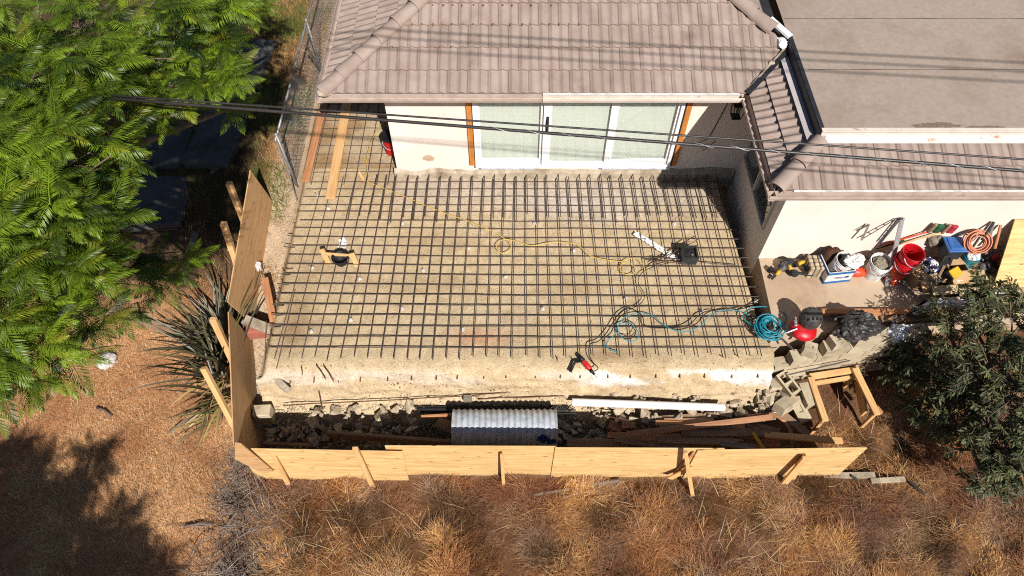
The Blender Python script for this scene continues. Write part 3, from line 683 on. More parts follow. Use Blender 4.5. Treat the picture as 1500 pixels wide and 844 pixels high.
# concrete spacers under the grid
def dobie(loc, rz):
    t = thing('concrete_spacer', 'small pale concrete spacer with tie wires under the pad grid', 'rebar spacer', loc, 'concrete spacers under the grid')
    b = MB(); b.box((0, 0, .022), (.065, .065, .046), taper=.8); b.build('block', M_dob, t, bev=.006, mw=Matrix.Identity(4))
    w_ = MB()
    for s in (-1, 1): w_.tube([(s*.012, 0, .045), (s*.03, .01, .1), (s*.05, .03, .09)], .0028, 4)
    w_.build('tie_wire', M_rust, t, mw=Matrix.Identity(4)); t.rotation_euler.z = rz; return t
M_dob = mat('spacer_concrete', [srgb(186, 178, 170), srgb(210, 204, 198)], 20, .95, .2, 90)
DB = [(466, 285.7), (481, 304), (590, 326), (687, 362), (457, 391), (527, 407), (783, 326), (987, 327), (1037, 274), (840, 366), (916, 435), (589, 451), (514, 467), (456, 484), (677, 481), (795, 451), (1027, 455), (1107, 440), (620, 395), (741, 404)]
d0 = None
for (px, py) in DB:
    l = P(px, py+2, 1.0); l.z = padz(l.x, l.y)-.004
    if d0 is None: d0 = dobie(l, .3)
    else:
        c_ = copy_tree(d0); c_.location = l; c_.rotation_euler.z = rng.uniform(0, 3)
# ------------------------------------------------------------------ cords and hoses on the grid
def smooth(pts, k=6):
    out = []; n = len(pts)
    for i in range(n-1):
        p0, p1, p2, p3 = pts[max(i-1, 0)], pts[i], pts[i+1], pts[min(i+2, n-1)]
        for j in range(k):
            t = j/k; out.append(.5*((2*p1)+(p2-p0)*t+(2*p0-5*p1+4*p2-p3)*t*t+(3*p1-p0-3*p2+p3)*t**3))
    return out+[pts[-1]]
def cordline(name, pix, z, r, m, label, cat, jit=.008):
    pts = smooth([P(x, y, z+rng.uniform(-jit, jit)) for x, y in pix]); b = MB(); b.tube(pts, r, 6)
    return single(name, b, m, label, cat, pts[0], smooth=True)
cordline('extension_cord', [(570, 168), (556, 185), (547, 200), (541, 215), (537, 235), (538, 252), (531, 262), (560, 275), (600, 291), (640, 308), (680, 322), (720, 338), (735, 347), (748, 358), (747, 367), (735, 371), (727, 362), (735, 352), (752, 352), (780, 360), (810, 355), (835, 356), (850, 362), (865, 375), (890, 381), (915, 384), (930, 391), (927, 402), (912, 400), (910, 388), (925, 378), (940, 385), (945, 398)], 1.098, .0065, M_cord, 'yellow extension cord wandering with two loops across the rebar grid', 'extension cord')
cordline('air_hose', [(1098, 462), (1080, 455), (1060, 455), (1040, 462), (1025, 478), (1000, 486), (975, 478), (955, 462), (935, 459), (915, 465), (905, 480), (912, 495), (928, 500), (936, 490), (925, 475), (907, 475), (900, 490), (890, 500), (890, 510), (907, 517)], 1.1, .007, M_teal, 'thin teal hose trailing over the right part of the rebar grid', 'air hose')
cordline('power_cord', [(1112, 440), (1095, 450), (1060, 456), (1040, 455), (1025, 461), (1010, 475), (990, 480), (955, 480), (944, 476), (940, 462), (922, 452), (905, 462), (892, 482), (885, 492), (876, 500), (864, 505), (863, 520), (868, 530), (876, 540), (864, 546)], 1.094, .008, M_black, 'black power cord curling over the grid down to the rotary hammer', 'power cord')
cordline('power_cord', [(1005, 378), (985, 384), (960, 390), (940, 400), (935, 415), (944, 432), (938, 445), (915, 458), (903, 474), (908, 488), (924, 492), (932, 480), (920, 470), (900, 480)], 1.09, .006, M_black, 'black cord running down from the black crate across the grid', 'power cord')
b = MB(); cc = P(1125, 483, 1.16); rr_ = random.Random(3)
pts = []
for k in range(17*16):
    a = 2*math.pi*k/16+.3; lp_ = k/16; r_ = .16+.035*math.sin(lp_*2.1)+.03*math.sin(lp_*5.3); ox = .03*math.sin(lp_*1.7); oy = .03*math.cos(lp_*2.3)
    pts.append(cc+Vector((ox+r_*math.cos(a), oy+r_*math.sin(a), .0+.035*math.sin(a+lp_)+.008*lp_)))
b.tube(pts, .0095, 6)
b.tube(smooth([cc+Vector(v) for v in ((-.2, .05, 0), (-.35, .25, -.03), (-.2, .42, -.02), (.1, .4, .04), (.3, .22, .1), (.25, .05, .1))]), .0095, 6)
single('hose_coil', b, M_teal, 'tangled coil of teal hose at the right edge of the pad', 'air hose', cc, smooth=True)
# rotary hammer on the pad edge
hl = P(857, 536, .98); t = thing('rotary_hammer', 'red and black rotary hammer lying on the front edge of the pad', 'power tool', hl)
b = MB(); a1 = P(851, 525, 1.08); a2 = P(871, 549, 1.0)
ax = (a2-a1); b.tube([a1, a1+ax*.2, a1+ax*.3, a1+ax*.62, a1+ax*.68], [.024, .032, .042, .042, .032], 10); b.build('motor_housing', M_redp, t, smooth=True)
b = MB(); b.tube([a1+ax*.66, a1+ax*.78, a2], [.03, .027, .016], 10); b.tube([a1-ax*.14+Vector((0, 0, .01)), a1+ax*.16], [.03, .046], 10); b.tube([a1+ax*.15, a1+ax*.1+Vector((-.12, -.05, .02)), P(835, 545, 1.02)], [.022, .022, .026], 8); b.build('grip', M_black, t, smooth=True)
b = MB(); b.tube([a2, a2+ax*.18], .009, 6); b.build('drill_bit', M_galv, t)
# timber frame and black tub on the grid
t = thing('screed_stand', 'small H shaped stand of two stakes and a timber rail on the grid', 'stand', P(482, 388, 1.0))
plank('stake', P(483, 388, .98), P(471, 365, 1.27), .09, .035, M_wood, parent=t, up=(0, 1, 0)); plank('stake', P(524, 391, .98), P(515, 371, 1.25), .09, .035, M_wood, parent=t, up=(0, 1, 0))
plank('rail', P(477, 372, 1.2), P(517, 375, 1.2), .04, .05, M_wood, parent=t)
tl = P(500, 387, 1.07); t = thing('black_tub', 'black rubber tub under the small timber stand', 'tub', tl)
b = MB(); b.lathe([(.10, 0), (.13, .14), (.15, .15), (.145, .155), (.12, .14), (.09, .02), (0, .02)], 20, Matrix.Translation(tl+Vector((0, .04, 0)))); b.build('body', M_black, t, smooth=True)
b = MB(); b.tube([tl+Vector((-.14, .04, .15)), tl+Vector((-.1, .0, .19)), tl+Vector((.1, .0, .19)), tl+Vector((.14, .04, .15))], .006, 6); b.build('handle', M_dark, t)
plank('marker_stake', P(533, 265, .98), P(525, 252, 1.17), .05, .03, M_wood, 'short timber stake standing by the house corner of the grid', 'stake')
def cloth(name, pix, z, wid, m, label, cat, amp=.04, seed=1):
    pts = smooth([P(x, y, z) for x, y in pix], 8); b = MB(); vs = []; n = 9
    for i, p in enumerate(pts):
        tdir = (pts[min(i+1, len(pts)-1)]-pts[max(i-1, 0)]).normalized(); s = Vector((-tdir.y, tdir.x, 0))
        for j in range(n):
            u = (j/(n-1)-.5); k = float(fbm(i*.45, j*.9, seed, 3)); wv = wid*(.7+.6*float(fbm(i*.3, 5, seed+2, 2)))
            vs.append(p+s*u*wv+Vector((0, 0, amp*k*2-amp*.5)))
    m_ = len(pts); b.add(vs, [(i*n+j, (i+1)*n+j, (i+1)*n+j+1, i*n+j+1) for i in range(m_-1) for j in range(n-1)])
    return single(name, b, m, label, cat, pts[0], smooth=False)
cloth('plastic_strip', [(929, 342), (938, 347), (948, 353), (962, 362), (975, 371), (992, 380)], 1.05, .1, M_wpl, 'crumpled white plastic strip lying beside the black crate', 'plastic sheet', .03, 4)
cloth('plastic_scrap', [(500, 350), (503, 357), (500, 364)], 1.03, .12, M_wpl, 'white plastic scrap behind the small timber stand', 'plastic sheet', .03, 9)
cl = P(1007, 379, 1.07); t = thing('plastic_crate', 'black open plastic crate standing on the right part of the grid', 'crate', cl)
b = MB(); W_ = .25; hh = .17
for s in (-1, 1):
    b.box(cl+Vector((s*W_/2, 0, hh/2)), (.012, W_-.012, hh)); b.box(cl+Vector((0, s*W_/2, hh/2)), (W_+.012, .012, hh)); b.box(cl+Vector((s*W_/2, 0, hh+.012)), (.03, W_+.04, .02)); b.box(cl+Vector((0, s*W_/2, hh+.012)), (W_-.004, .03, .0201))
M_crate = mat('black_crate', [srgb(34, 36, 36), srgb(62, 64, 62)], 12, .5, .1, 60)
b.build('wall', M_crate, t)
b = MB()
for k in range(7):
    o = -W_/2+.025+k*.033; b.box(cl+Vector((o, 0, .135)), (.01, W_-.02, .012)); b.box(cl+Vector((0, o, .148)), (W_-.02, .01, .012))
b.build('grid', M_crate, t)
for (a_, c_, z) in (((956, 386), (1027, 348), 1.14), ((958, 391), (1010, 353), 1.17), ((958, 377), (1086, 390), 1.13), ((945, 380), (1005, 386), 1.12)):
    bar_obj('loose_rebar', P(*a_, z), P(*c_, z+.02), .008, M_rebar, 'loose rebar offcut lying askew around the black crate', 'rebar', 'loose offcuts around the crate', .02)
b = MB(); q = P(962, 383, 1.09)
for k in range(14): b.tube([q+Vector((rng.uniform(-.1, .1), rng.uniform(-.06, .06), 0)), q+Vector((rng.uniform(-.12, .12), rng.uniform(-.06, .06), rng.uniform(.02, .1)))], .004, 4)
tag(single('tie_wire_bundle', b, M_rust, 'small heap of tie wire beside the white plastic strip', 'wire', q), kind=None)
# ------------------------------------------------------------------ side yard boards, red bucket
plank('form_board', P(448, 266, 1.08), (-3.78, 13.6, 1.1), .14, .045, M_red, 'reddish form board along the chain link fence', 'board')
plank('form_board', P(484, 291, 1.1), P(510, 140, 1.1), .18, .045, M_wood, 'fresh flat board lying across the side yard bars', 'board')
def bucket(loc, r, h, M, mi_mat, label, cat, tilt=None, rot=0, group=None, rim=True, inner=None, handle=True, name='bucket', open_in=None):
    t = thing(name, label, cat, loc, group)
    b = MB(); pr = [(0, .002), (r*.86, 0), (r*.88, .01), (r*.97, h*.8), (r*1.05, h*.8), (r*1.05, h*.84), (r*.985, h*.84), (r*.99, h*.9), (r*1.06, h*.9), (r*1.06, h*.93), (r, h*.93), (r*1.02, h), (r*1.05, h), (r*1.05, h*.985), (r*.96, h*.985), (r*.84, .012), (0, .012)]
    b.lathe(pr, 28); b.build('shell', mi_mat, t, smooth=False, mw=Matrix.Identity(4))
    if handle:
        hb = MB(); pts = [(r*1.07*math.cos(a), -abs(r*1.0*math.sin(a))*.95-.02, h*.86-abs(math.sin(a))*h*.32) for a in [math.pi*k/10 for k in range(11)]]
        hb.tube(pts, .005, 6); hb.build('handle', M_galv, t, mw=Matrix.Identity(4))
    t.rotation_mode = 'XYZ'
    if tilt: t.rotation_euler = tilt
    return t
rb = P(580, 221, 1.03); bk = bucket((-2.3, 9.86, 1.05), .15, .37, None, M_redp, 'red bucket with a black rim standing behind the house corner', 'bucket')
b = MB(); b.lathe([(.158, .372), (.165, .372), (.165, .43), (.15, .44), (.0, .435)], 24); b.build('lid', M_black, bk, mw=Matrix.Identity(4))
# dark box standing in for the eave shade behind the house corner
b = MB(); b.box((-2.3, 12.35, 1.5), (.3, 1.3, 1.0)); b.box((-2.3, 12.35, 2.03), (.36, 1.36, .06)); single('eave_shade_box', b, M_dark, 'dark box added to stand for the eave shade in the side yard', 'shade box', (-2.3, 12.35, 1.0))
# ------------------------------------------------------------------ chain link fence
cf = thing('chain_link_fence', 'galvanised chain link fence with wire mesh beside the side yard', 'fence', (-4.05, 9.09, 1.0))
for y in (9.09, 12.3, 15.5):
    b = MB(); b.tube([(-4.05, y, .6), (-4.09, y, 2.22)], .028, 10); b.lathe([(.034, 0), (.034, .03), (0, .05)], 10, Matrix.Translation((-4.09, y, 2.22))); b.build('post', M_chain, cf, smooth=True)
b = MB(); b.tube([(-4.09, 8.95, 2.2), (-4.09, 18, 2.2)], .021, 10); b.build('top_rail', M_chain, cf, smooth=True)
b = MB(); b.tube([P(447, 64, 2.2), P(474, 111, 1.0)], .02, 8); b.build('brace', M_chain, cf)
b = MB(); b.tube([(-4.1, 9.05, 2.1), (-4.0, 8.75, .9)], .012, 6); b.build('tie_rod', M_chain, cf)
b = MB(); s_ = .075
def mesh_line(y0, dy):
    pts = []
    for (ya, za, yb, zb) in ((y0, 1.0, y0+dy*1.18, 2.18),):
        lo, hi = 9.1, 17.5; t0, t1 = 0, 1
        for v, lim, sg in ((ya, lo, 1), (ya, hi, -1)):
            d_ = (yb-ya)*sg; f = (lim*sg-ya*sg)
            if d_ > 0: t0 = max(t0, f/d_)
            elif d_ < 0: t1 = min(t1, f/d_)
        if t1 > t0:
            for t_ in (t0, (t0+t1)/2, t1):
                pts.append((-4.05-.03*t_+.035*math.sin((ya+(yb-ya)*t_)*2.2)*math.sin(t_*3.1), ya+(yb-ya)*t_, za+(zb-za)*t_))
    return pts
y = 7.9
while y < 18.7:
    for dy in (1, -1):
        p_ = mesh_line(y, dy)
        if p_: b.tube(p_, .0034, 3, cap=False)
    y += .1
b.build('wire_mesh', M_chain, cf)
# ------------------------------------------------------------------ plywood hoarding and its stakes
def sheet(a, c_, ztop, m, label, lean=0, L=None, zt2=None, name='plywood_sheet'):
    a = Vector((a[0], a[1], ztop)); c_ = Vector((c_[0], c_[1], zt2 if zt2 is not None else ztop)); x = (c_-a).normalized(); n = Vector((x.y, -x.x, 0)).normalized(); up = Vector((0, 0, 1))
    z = (up+n*lean-x*up.dot(x)).normalized(); y = z.cross(x)
    M = Matrix((x, y, z)).transposed().to_4x4(); M.translation = (a+c_)/2-z*.61
    b = MB(); b.box((0, 0, 0), ((c_-a).length, .018, 1.22))
    o = b.build(name, m, mw=M, bev=.002); return tag(o, label, 'plywood sheet')
sheet((-3.95, 3.79), (-1.58, 3.775), 1.215, M_ply, 'leftmost pale plywood sheet of the front hoarding, two stakes leaning on it', -.03, zt2=1.13)
S2 = sheet((-1.83, 3.83), (.64, 3.83), 1.215, M_ply, 'pale plywood sheet of the front hoarding before the corrugated pipe', .0, zt2=1.19)
stb = MB()
for row, (px, y0, n_) in enumerate(((801, 673, 5), (805, 686, 4))):
    for k in range(n_):
        q = PY(px+k*.3, y0+k*2.1, 3.8185); stb.add([q, q+Vector((.022, 0, 0)), q+Vector((.022, 0, .012)), q+Vector((0, 0, .012))], [(0, 1, 2, 3)])
S2M = S2.matrix_local.inverted(); so_ = MB(); so_.add([S2M @ Vector(v) for v in stb.v], stb.f); so_.build('stamp', M_ink, S2, mw=Matrix.Identity(4))
sheet((.62, 3.805), (3.06, 3.80), 1.205, M_ply, 'pale plywood sheet with a dark row of knots right of the corrugated pipe', .0, zt2=1.185)
sheet((2.67, 3.775), (5.10, 3.80), 1.18, M_ply, 'rightmost plywood sheet of the front hoarding ending at the dry grass', .0, zt2=1.215)
sheet((-4.0, 3.82), (-4.475, 5.95), 1.23, M_ply2, 'plywood sheet, browned for grazing light, along the left side of the trench by the flax plant', -.02, zt2=1.46)
sheet((-4.52, 6.12), (-4.485, 8.47), 1.47, M_ply2, 'plywood sheet, browned for grazing light, standing left of the pad beyond the flax plant', -.02, zt2=2.0)
b = MB(); pp = [PY(x, y, 3.72) for x, y in ((344, 650), (344, 673), (386, 694), (401, 691), (353, 651))]
b.add(pp+[p+Vector((0, .018, 0)) for p in pp], [(0, 1, 2, 3, 4), (9, 8, 7, 6, 5)]+[(i, 5+i, 5+(i+1) % 5, (i+1) % 5) for i in range(5)])
o = single('plywood_offcut', b, M_ply2, 'orange brown plywood offcut closing the front left corner of the hoarding', 'plywood', pp[1])
def stake(p, q, label, w_=.075, h_=.04, m=M_wood, up=(0, 1, 0)): return plank('timber_stake', p, q, w_, h_, m, label, 'stake', up=up)
stake(P(425, 714, -.1), PY(401, 668, 3.755), 'orange timber stake leaning on the left end of the front hoarding')
stake(P(547, 715, -.1), PY(520, 656, 3.74), 'orange timber stake leaning on the seam between the first two front sheets', .08)
stake(P(738, 717, -.1), PY(735, 666, 3.75), 'thin pale timber stake standing before the corrugated pipe', .05)
stake(P(1160, 706, -.05), PY(1178, 667, 3.755), 'slim timber strut behind the wide one at the right end of the hoarding', .05)
stake(P(1142, 716, -.1), PY(1181, 670, 3.70), 'wide orange timber strut propping the right end of the hoarding', .11)
t = thing('timber_brace', 'A shaped timber brace propping the third front sheet', 'brace', P(1015, 733, 0))
plank('strut', P(1016, 735, -.05), PY(1004, 662, 3.70), .06, .05, M_wood, parent=t, up=(0, 1, 0)); plank('cross_piece', P(981, 701, .25), P(1013, 685, .62), .11, .025, M_wood, parent=t, up=(0, 1, 0)); plank('diagonal', PY(988, 694, 3.76), PY(1016, 664, 3.755), .05, .025, M_red, parent=t, up=(0, 1, 0))
stake(P(335, 268, 2.25), (-4.66, 7.75, .4), 'orange timber stake rising behind the far brown sheet, farther of two', .09, .09)
stake(P(327, 327, 2.2), (-4.66, 6.85, .4), 'orange timber stake rising behind the far brown sheet, nearer of two', .09, .09)
stake(P(312, 467, 1.78), (-4.58, 5.45, .2), 'orange timber stake among the flax leaves behind the near brown sheet', .1, .07)
stake(P(298, 539, 1.75), (-4.2, 4.15, .1), 'long orange timber stake leaning outward below the flax plant', .085, .07)
# ------------------------------------------------------------------ trench contents
cp0, cp1 = Vector((-.93, 4.42, .42)), Vector((.70, 4.42, .42)); t = thing('culvert_pipe', 'short length of corrugated galvanised culvert pipe lying in the trench', 'pipe', (-.1, 4.42, .1))
prof = []; L = 1.63; n = 18
for i in range(n*6+1): prof.append((.305+.012*math.cos(2*math.pi*i/6), L*i/(n*6)))
for i in range(n*6, -1, -1): prof.append((.300+.012*math.cos(2*math.pi*i/6), L*i/(n*6)))
b = MB(); b.lathe(prof, 40, Matrix.Translation(cp0) @ Matrix.Rotation(R(90), 4, 'Y')); b.build('shell', M_galv, t, smooth=True)
b = MB(); b.crumple((.48, 4.18, .6), (.11, .05, .1), 12, 10, .5); b.crumple((.6, 4.16, .55), (.08, .05, .06), 13, 8, .5); tag(b.build('blue_rag', mat('blue_cloth', [srgb(24, 44, 96), srgb(36, 60, 120)], 8, .9, .2, 40), loc=(.5, 4.1, .45)), 'dark blue rag hanging on the right end of the culvert pipe', 'rag')
b = MB(); a_, c_ = P(838, 589, .55), P(1061, 597, .5); d_ = (c_-a_).normalized()
b.tube([a_, c_], .062, 20); b.tube([a_-d_*.002, a_+d_*.004], .054, 20); single('drain_pipe', b, M_pvc, 'long white plastic drain pipe lying along the foot of the pad', 'pipe', a_, smooth=False)
for k in range(5):
    z = .3+.02*(k % 3); bar_obj('steel_pipe', P(606+k*2, 596+k*2.2, z), P(832+rng.uniform(-8, 16), 596+k*2.4, z), .012, M_black, 'black steel pipe in the bundle behind the culvert pipe', 'pipe', 'black pipes behind the culvert', .005, 8)
for (x0, y0, x1, y1) in ((523, 570, 1000, 556), (415, 594, 800, 572), (680, 581, 1130, 560), (700, 585, 1000, 568), (865, 562, 960, 566), (868, 558, 950, 562)):
    bar_obj('loose_rebar', P(x0, y0, .4), P(x1, y1, .52), .009, M_rust, 'long loose rebar lying along the foot of the cut pad face', 'rebar', 'loose bars along the pad face', .03, seg=9)
for (x0, y0, x1, y1) in ((467, 574, 472, 600), (888, 560, 889, 575)):
    bar_obj('rebar_stub', P(x0, y0, .62), P(x1, y1, .3), .009, M_rust, 'short rebar stub leaning against the foot of the pad face', 'rebar', 'stubs against the pad face', .003)
bar_obj('loose_rebar', P(890, 610, .45), P(1120, 648, .5), .009, M_rust, 'thin rusty rebar slanting over the lumber pile', 'rebar', None, .02)
M_brn = woodmat('brown_timber', [srgb(134, 92, 66), srgb(176, 128, 94), srgb(196, 150, 114)])
LB = [((917, 637), (1131, 611), .5, .09, .04, M_brn, 'long brown board slanting across the top of the lumber pile'),
      ((1007, 634), (1112, 629), .44, .06, .04, M_old, 'short board under the slanting one in the lumber pile'),
      ((890, 638), (1120, 636), .36, .09, .04, M_red, 'reddish straight board in the middle of the lumber pile'),
      ((900, 642), (1008, 657), .42, .13, .04, M_old, 'wide brown board running down to the third front sheet'),
      ((938, 651), (1141, 648), .28, .16, .045, M_red, 'wide reddish plank against the hoarding under the lumber pile'),
      ((1055, 650), (1108, 656), .46, .09, .04, M_grey, 'short grey board beside the yellow level'),
      ((1119, 637), (1234, 646), .46, .1, .045, M_wood, 'pale board whose right end sticks out into the sun'),
      ((1146, 607), (1185, 638), .42, .13, .04, M_old, 'dark board slanting down at the right end of the trench'),
      ((955, 615), (1050, 608), .34, .1, .04, M_old, 'short dark board behind the lumber pile'),
      ((830, 648), (920, 651), .22, .14, .04, M_old, 'dark board right beside the culvert pipe'),
      ((1095, 622), (1142, 632), .36, .09, .04, M_old, 'dark short board crossing under the bent lath'),
      ((480, 636), (668, 650), .34, .05, .17, M_old, 'brown plank on edge left of the culvert pipe'),
      ((617, 611), (668, 608), .36, .04, .07, M_red, 'reddish short board behind the left end of the culvert'),
      ((640, 618), (664, 628), .24, .2, .03, M_old, 'dark plywood scrap at the left mouth of the culvert')]
for k in range(9):
    x0 = 930+rng.uniform(0, 90); x1 = x0+rng.uniform(70, 150); y0 = 616+k*3.6
    LB.append(((x0, y0), (min(x1, 1150), y0+rng.uniform(-6, 4)), .40+.03*(k % 3), rng.uniform(.06, .11), .035, (M_brn, M_red, M_old)[k % 3], ('brown', 'reddish', 'dark brown')[k % 3]+' board, '+('farthest from the hoarding', 'second farthest from the hoarding', 'third farthest from the hoarding', 'fourth from the rubble side', 'in the very middle', 'fourth nearest the hoarding', 'third nearest the hoarding', 'second nearest the hoarding', 'nearest the hoarding')[k]+' among the lower boards of the pile'))
for (a_, c_, z, w_, h_, m, lab) in LB:
    plank('board', P(*a_, z+.04), P(*c_, z+.04+rng.uniform(-.02, .03)), w_, h_, m, lab, 'board', roll=rng.uniform(-.12, .12))
plank('timber_block', P(911, 624, .36), P(929, 623, .36), .12, .12, M_red, 'small cube of timber beside the lumber pile', 'timber block'); plank('timber_block', P(892, 622, .26), P(911, 630, .26), .15, .08, M_red, 'flat timber offcut left of the small cube', 'timber block')
plank('timber_block', P(679, 584, .48), P(691, 584, .48), .1, .08, M_grey, 'pale timber block on the bars behind the culvert', 'timber block')
b = MB(); pts = smooth([P(x, y, z) for x, y, z in ((1095, 611, .52), (1128, 607, .5), (1147, 616, .5), (1158, 632, .48), (1160, 655, .46))], 5)
for i in range(len(pts)-1): b.bar(pts[i], pts[i+1]+(pts[i+1]-pts[i])*.02, .05, .018)
single('bent_lath', b, M_brn, 'bent wooden lath curving over the right end of the lumber pile', 'lath', pts[0])
b = MB(); b.bar(P(1103, 634, .55), P(1118, 657, .55), .05, .03); single('spirit_level', b, M_yel, 'short yellow level lying on the lumber pile', 'level', P(1103, 634, .55))
plank('timber_offcut', P(386, 649, .25), P(455, 652, .25), .05, .03, M_old, 'dark strip of timber along the inside of the leftmost front sheet', 'board')
# concrete chunks
import bmesh
def hullmesh(name, sx, sy, sz, seed, m):
    r = random.Random(seed); bm = bmesh.new()
    for k in range(10):
        v = Vector((r.uniform(-1, 1), r.uniform(-1, 1), r.uniform(-1, 1))); l = max(abs(v.x), abs(v.y), abs(v.z)); v = v/l*r.uniform(.75, 1)
        bm.verts.new((v.x*sx, v.y*sy, v.z*sz))
    g_ = bmesh.ops.convex_hull(bm, input=bm.verts)
    bmesh.ops.delete(bm, geom=[v for v in bm.verts if not v.link_faces], context='VERTS')
    me = bpy.data.meshes.new(name); bm.to_mesh(me); bm.free(); me.materials.append(m); return me
RM = [hullmesh('concrete_chunk', .5, .5*rng.uniform(.6, 1), .5*rng.uniform(.3, .75), 100+k, M_rub) for k in range(12)]
def chunk(p, s, label, group, flat=False):
    o = bpy.data.objects.new('concrete_chunk', rng.choice(RM)); COL.objects.link(o); o.location = p
    o.scale = (s, s*rng.uniform(.7, 1.1), s*(.5 if flat else rng.uniform(.7, 1.2))); o.rotation_euler = (rng.uniform(-.5, .5), rng.uniform(-.5, .5), rng.uniform(0, 6.28))
    return tag(o, label, 'rubble', group)
def scatter(n, x0, x1, y0, y1, z, s0, s1, label, group, pile=.1, rise=0):
    for k in range(n):
        flat = group.startswith('slab'); yy = rng.uniform(y0, y1); p = P(rng.uniform(x0, x1), yy, z+rise*(y1-yy)/(y1-y0)+rng.uniform(0, pile)); s = s0+(s1-s0)*rng.random()**2
        chunk(p, s, label, group, flat)
scatter(64, 392, 480, 602, 648, .03, .07, .22, 'concrete chunk in the shaded left corner of the trench', 'chunks in the left corner of the trench', .08)
scatter(40, 448, 605, 596, 634, .14, .08, .28, 'pale broken concrete slab piece between the brown plank and the pad face', 'slab pieces left of the culvert', .1, .14)
scatter(60, 430, 870, 580, 602, .1, .06, .18, 'small concrete chunk along the foot of the pad behind the culvert', 'chunks behind the culvert', .06, .2)
scatter(110, 870, 1130, 568, 620, .3, .06, .26, 'pale concrete chunk around the white drain pipe', 'chunks around the drain pipe', .12, .12)
scatter(22, 1108, 1150, 545, 612, .3, .08, .22, 'concrete chunk between the pad corner and the loose blocks', 'chunks at the right corner of the pad', .2, .25)
scatter(42, 815, 900, 604, 650, .03, .08, .24, 'concrete chunk in the shade right of the culvert', 'chunks right of the culvert', .12)
def grit(name, n, xa, ya, za, s0, s1, m, label):
    c_ = np.stack([xa(n), ya(n)], -1); zz = za(c_[:, 0], c_[:, 1]); s = s0+(s1-s0)*nr.rand(n)**2
    o = np.array([[1, 0, 0], [-1, 0, 0], [0, 1, 0], [0, -1, 0], [0, 0, .8], [0, 0, -.8]]); V = nr.uniform(.5, 1.1, (n, 6, 1))*o[None]
    a = nr.rand(n)*6.28; ca, sa = np.cos(a), np.sin(a); Vx = V[..., 0]*ca[:, None]-V[..., 1]*sa[:, None]+V[..., 2]*.4; Vy = V[..., 0]*sa[:, None]+V[..., 1]*ca[:, None]
    V = np.stack([Vx, Vy, V[..., 2]], -1)*s[:, None, None]+np.stack([c_[:, 0], c_[:, 1], zz], -1)[:, None]
    T = np.array([[0, 2, 4], [2, 1, 4], [1, 3, 4], [3, 0, 4], [2, 0, 5], [1, 2, 5], [3, 1, 5], [0, 3, 5]]); T = (np.arange(n)*6)[:, None, None]+T[None]
    return tag(np_mesh(name, V.reshape(-1, 3), T.reshape(-1, 3), None, m), label, 'gravel', kind='stuff')
grit('gravel', 3800, lambda n: nr.uniform(-4.0, 4.2, n), lambda n: 4.0+nr.rand(n)**.7*.95, lambda x, y: .02+.25*sst(4.65, 4.92, y), .012, .05, M_rub, 'loose concrete grit and small stones on the trench floor')
grit('soil_crumbs', 2600, lambda n: nr.uniform(-3.95, 4.0, n), lambda n: 5.0+nr.rand(n)*4.2, lambda x, y: 1.0+.035*(fbm(x*1.1, y*1.1, 43, 4)-.5)+.008, .004, .016, mat('soil_crumb', [srgb(176, 148, 108), srgb(198, 172, 134)], 9, .95, .2, 60), 'small soil crumbs scattered over the pad')
grit('path_gravel', 1500, lambda n: nr.uniform(-4.45, -3.92, n), lambda n: 4.6+nr.rand(n)*4.6, lambda x, y: gz(x, y)+.01, .008, .03, M_rub, 'light pebbles on the dirt strip left of the pad')
grit('face_rubble', 4200, lambda n: nr.uniform(-3.95, 4.15, n), lambda n: 4.62+.45*nr.rand(n)**1.8, lambda x, y: np.interp(y, [4.6, 4.76, 4.88, 4.95, 5.0, 5.05, 5.1], [.0, .1, .22, .35, .5, .66, .8])-.012, .006, .03, M_rub, 'crumbs and small stones clinging to the cut pad face')
# strip beside the left sheets
b = MB(); l0 = P(379, 394, .75); b.tube([l0, l0+Vector((.02, .0, .14))], .055, 16); b.tube([l0+Vector((.02, 0, .14)), l0+Vector((.021, .002, .148))], .062, 16); single('pipe_cap', b, M_wpl, 'white capped pipe stub beside the far brown sheet', 'pipe', l0, smooth=False)
plank('board_offcut', P(401, 472, .92), P(388, 408, .95), .05, .12, M_red, 'reddish board leaning on the left rim of the pad', 'board', up=(1, 0, 0))
b = MB(); q = P(378, 484, .62); b.box(q, (.34, .2, .24), Matrix.Rotation(.15, 3, 'Z')); o = single('footing_block', b, mat('brick_red_side', [srgb(150, 84, 68), srgb(176, 108, 88)], 5, .9, .4, 40), 'brick red block under the pale plank by the near brown sheet', 'block', q, bev=.01)
plank('pale_plank', P(357, 468, .8), P(400, 484, .8), .17, .05, M_conc, 'pale cement coated plank lying on the brick red block', 'board')
b = MB(); q = P(387, 607, .3); b.box(q, (.28, .2, .34), Matrix.Rotation(.05, 3, 'Z')); single('footing_block', b, M_cmu, 'square concrete pier block in the left corner of the trench', 'block', q, bev=.012)
b = MB(); q = P(408, 558, .78); b.box(q, (.5, .1, .1), Matrix.Rotation(-.75, 3, 'Z')); single('curb_stone', b, M_conc, 'pale concrete edge piece at the front left corner of the pad', 'block', q, bev=.015)
for (x0, y0, x1, y1) in ((390, 470, 388, 535), (396, 485, 393, 545), (384, 395, 377, 425), (378, 398, 372, 425)):
    bar_obj('thin_rod', P(x0, y0, 1.0), P(x1, y1, .85), .006, M_rust, 'thin rusty rod standing along the left rim of the pad', 'rod', 'thin rods on the left rim', .003)
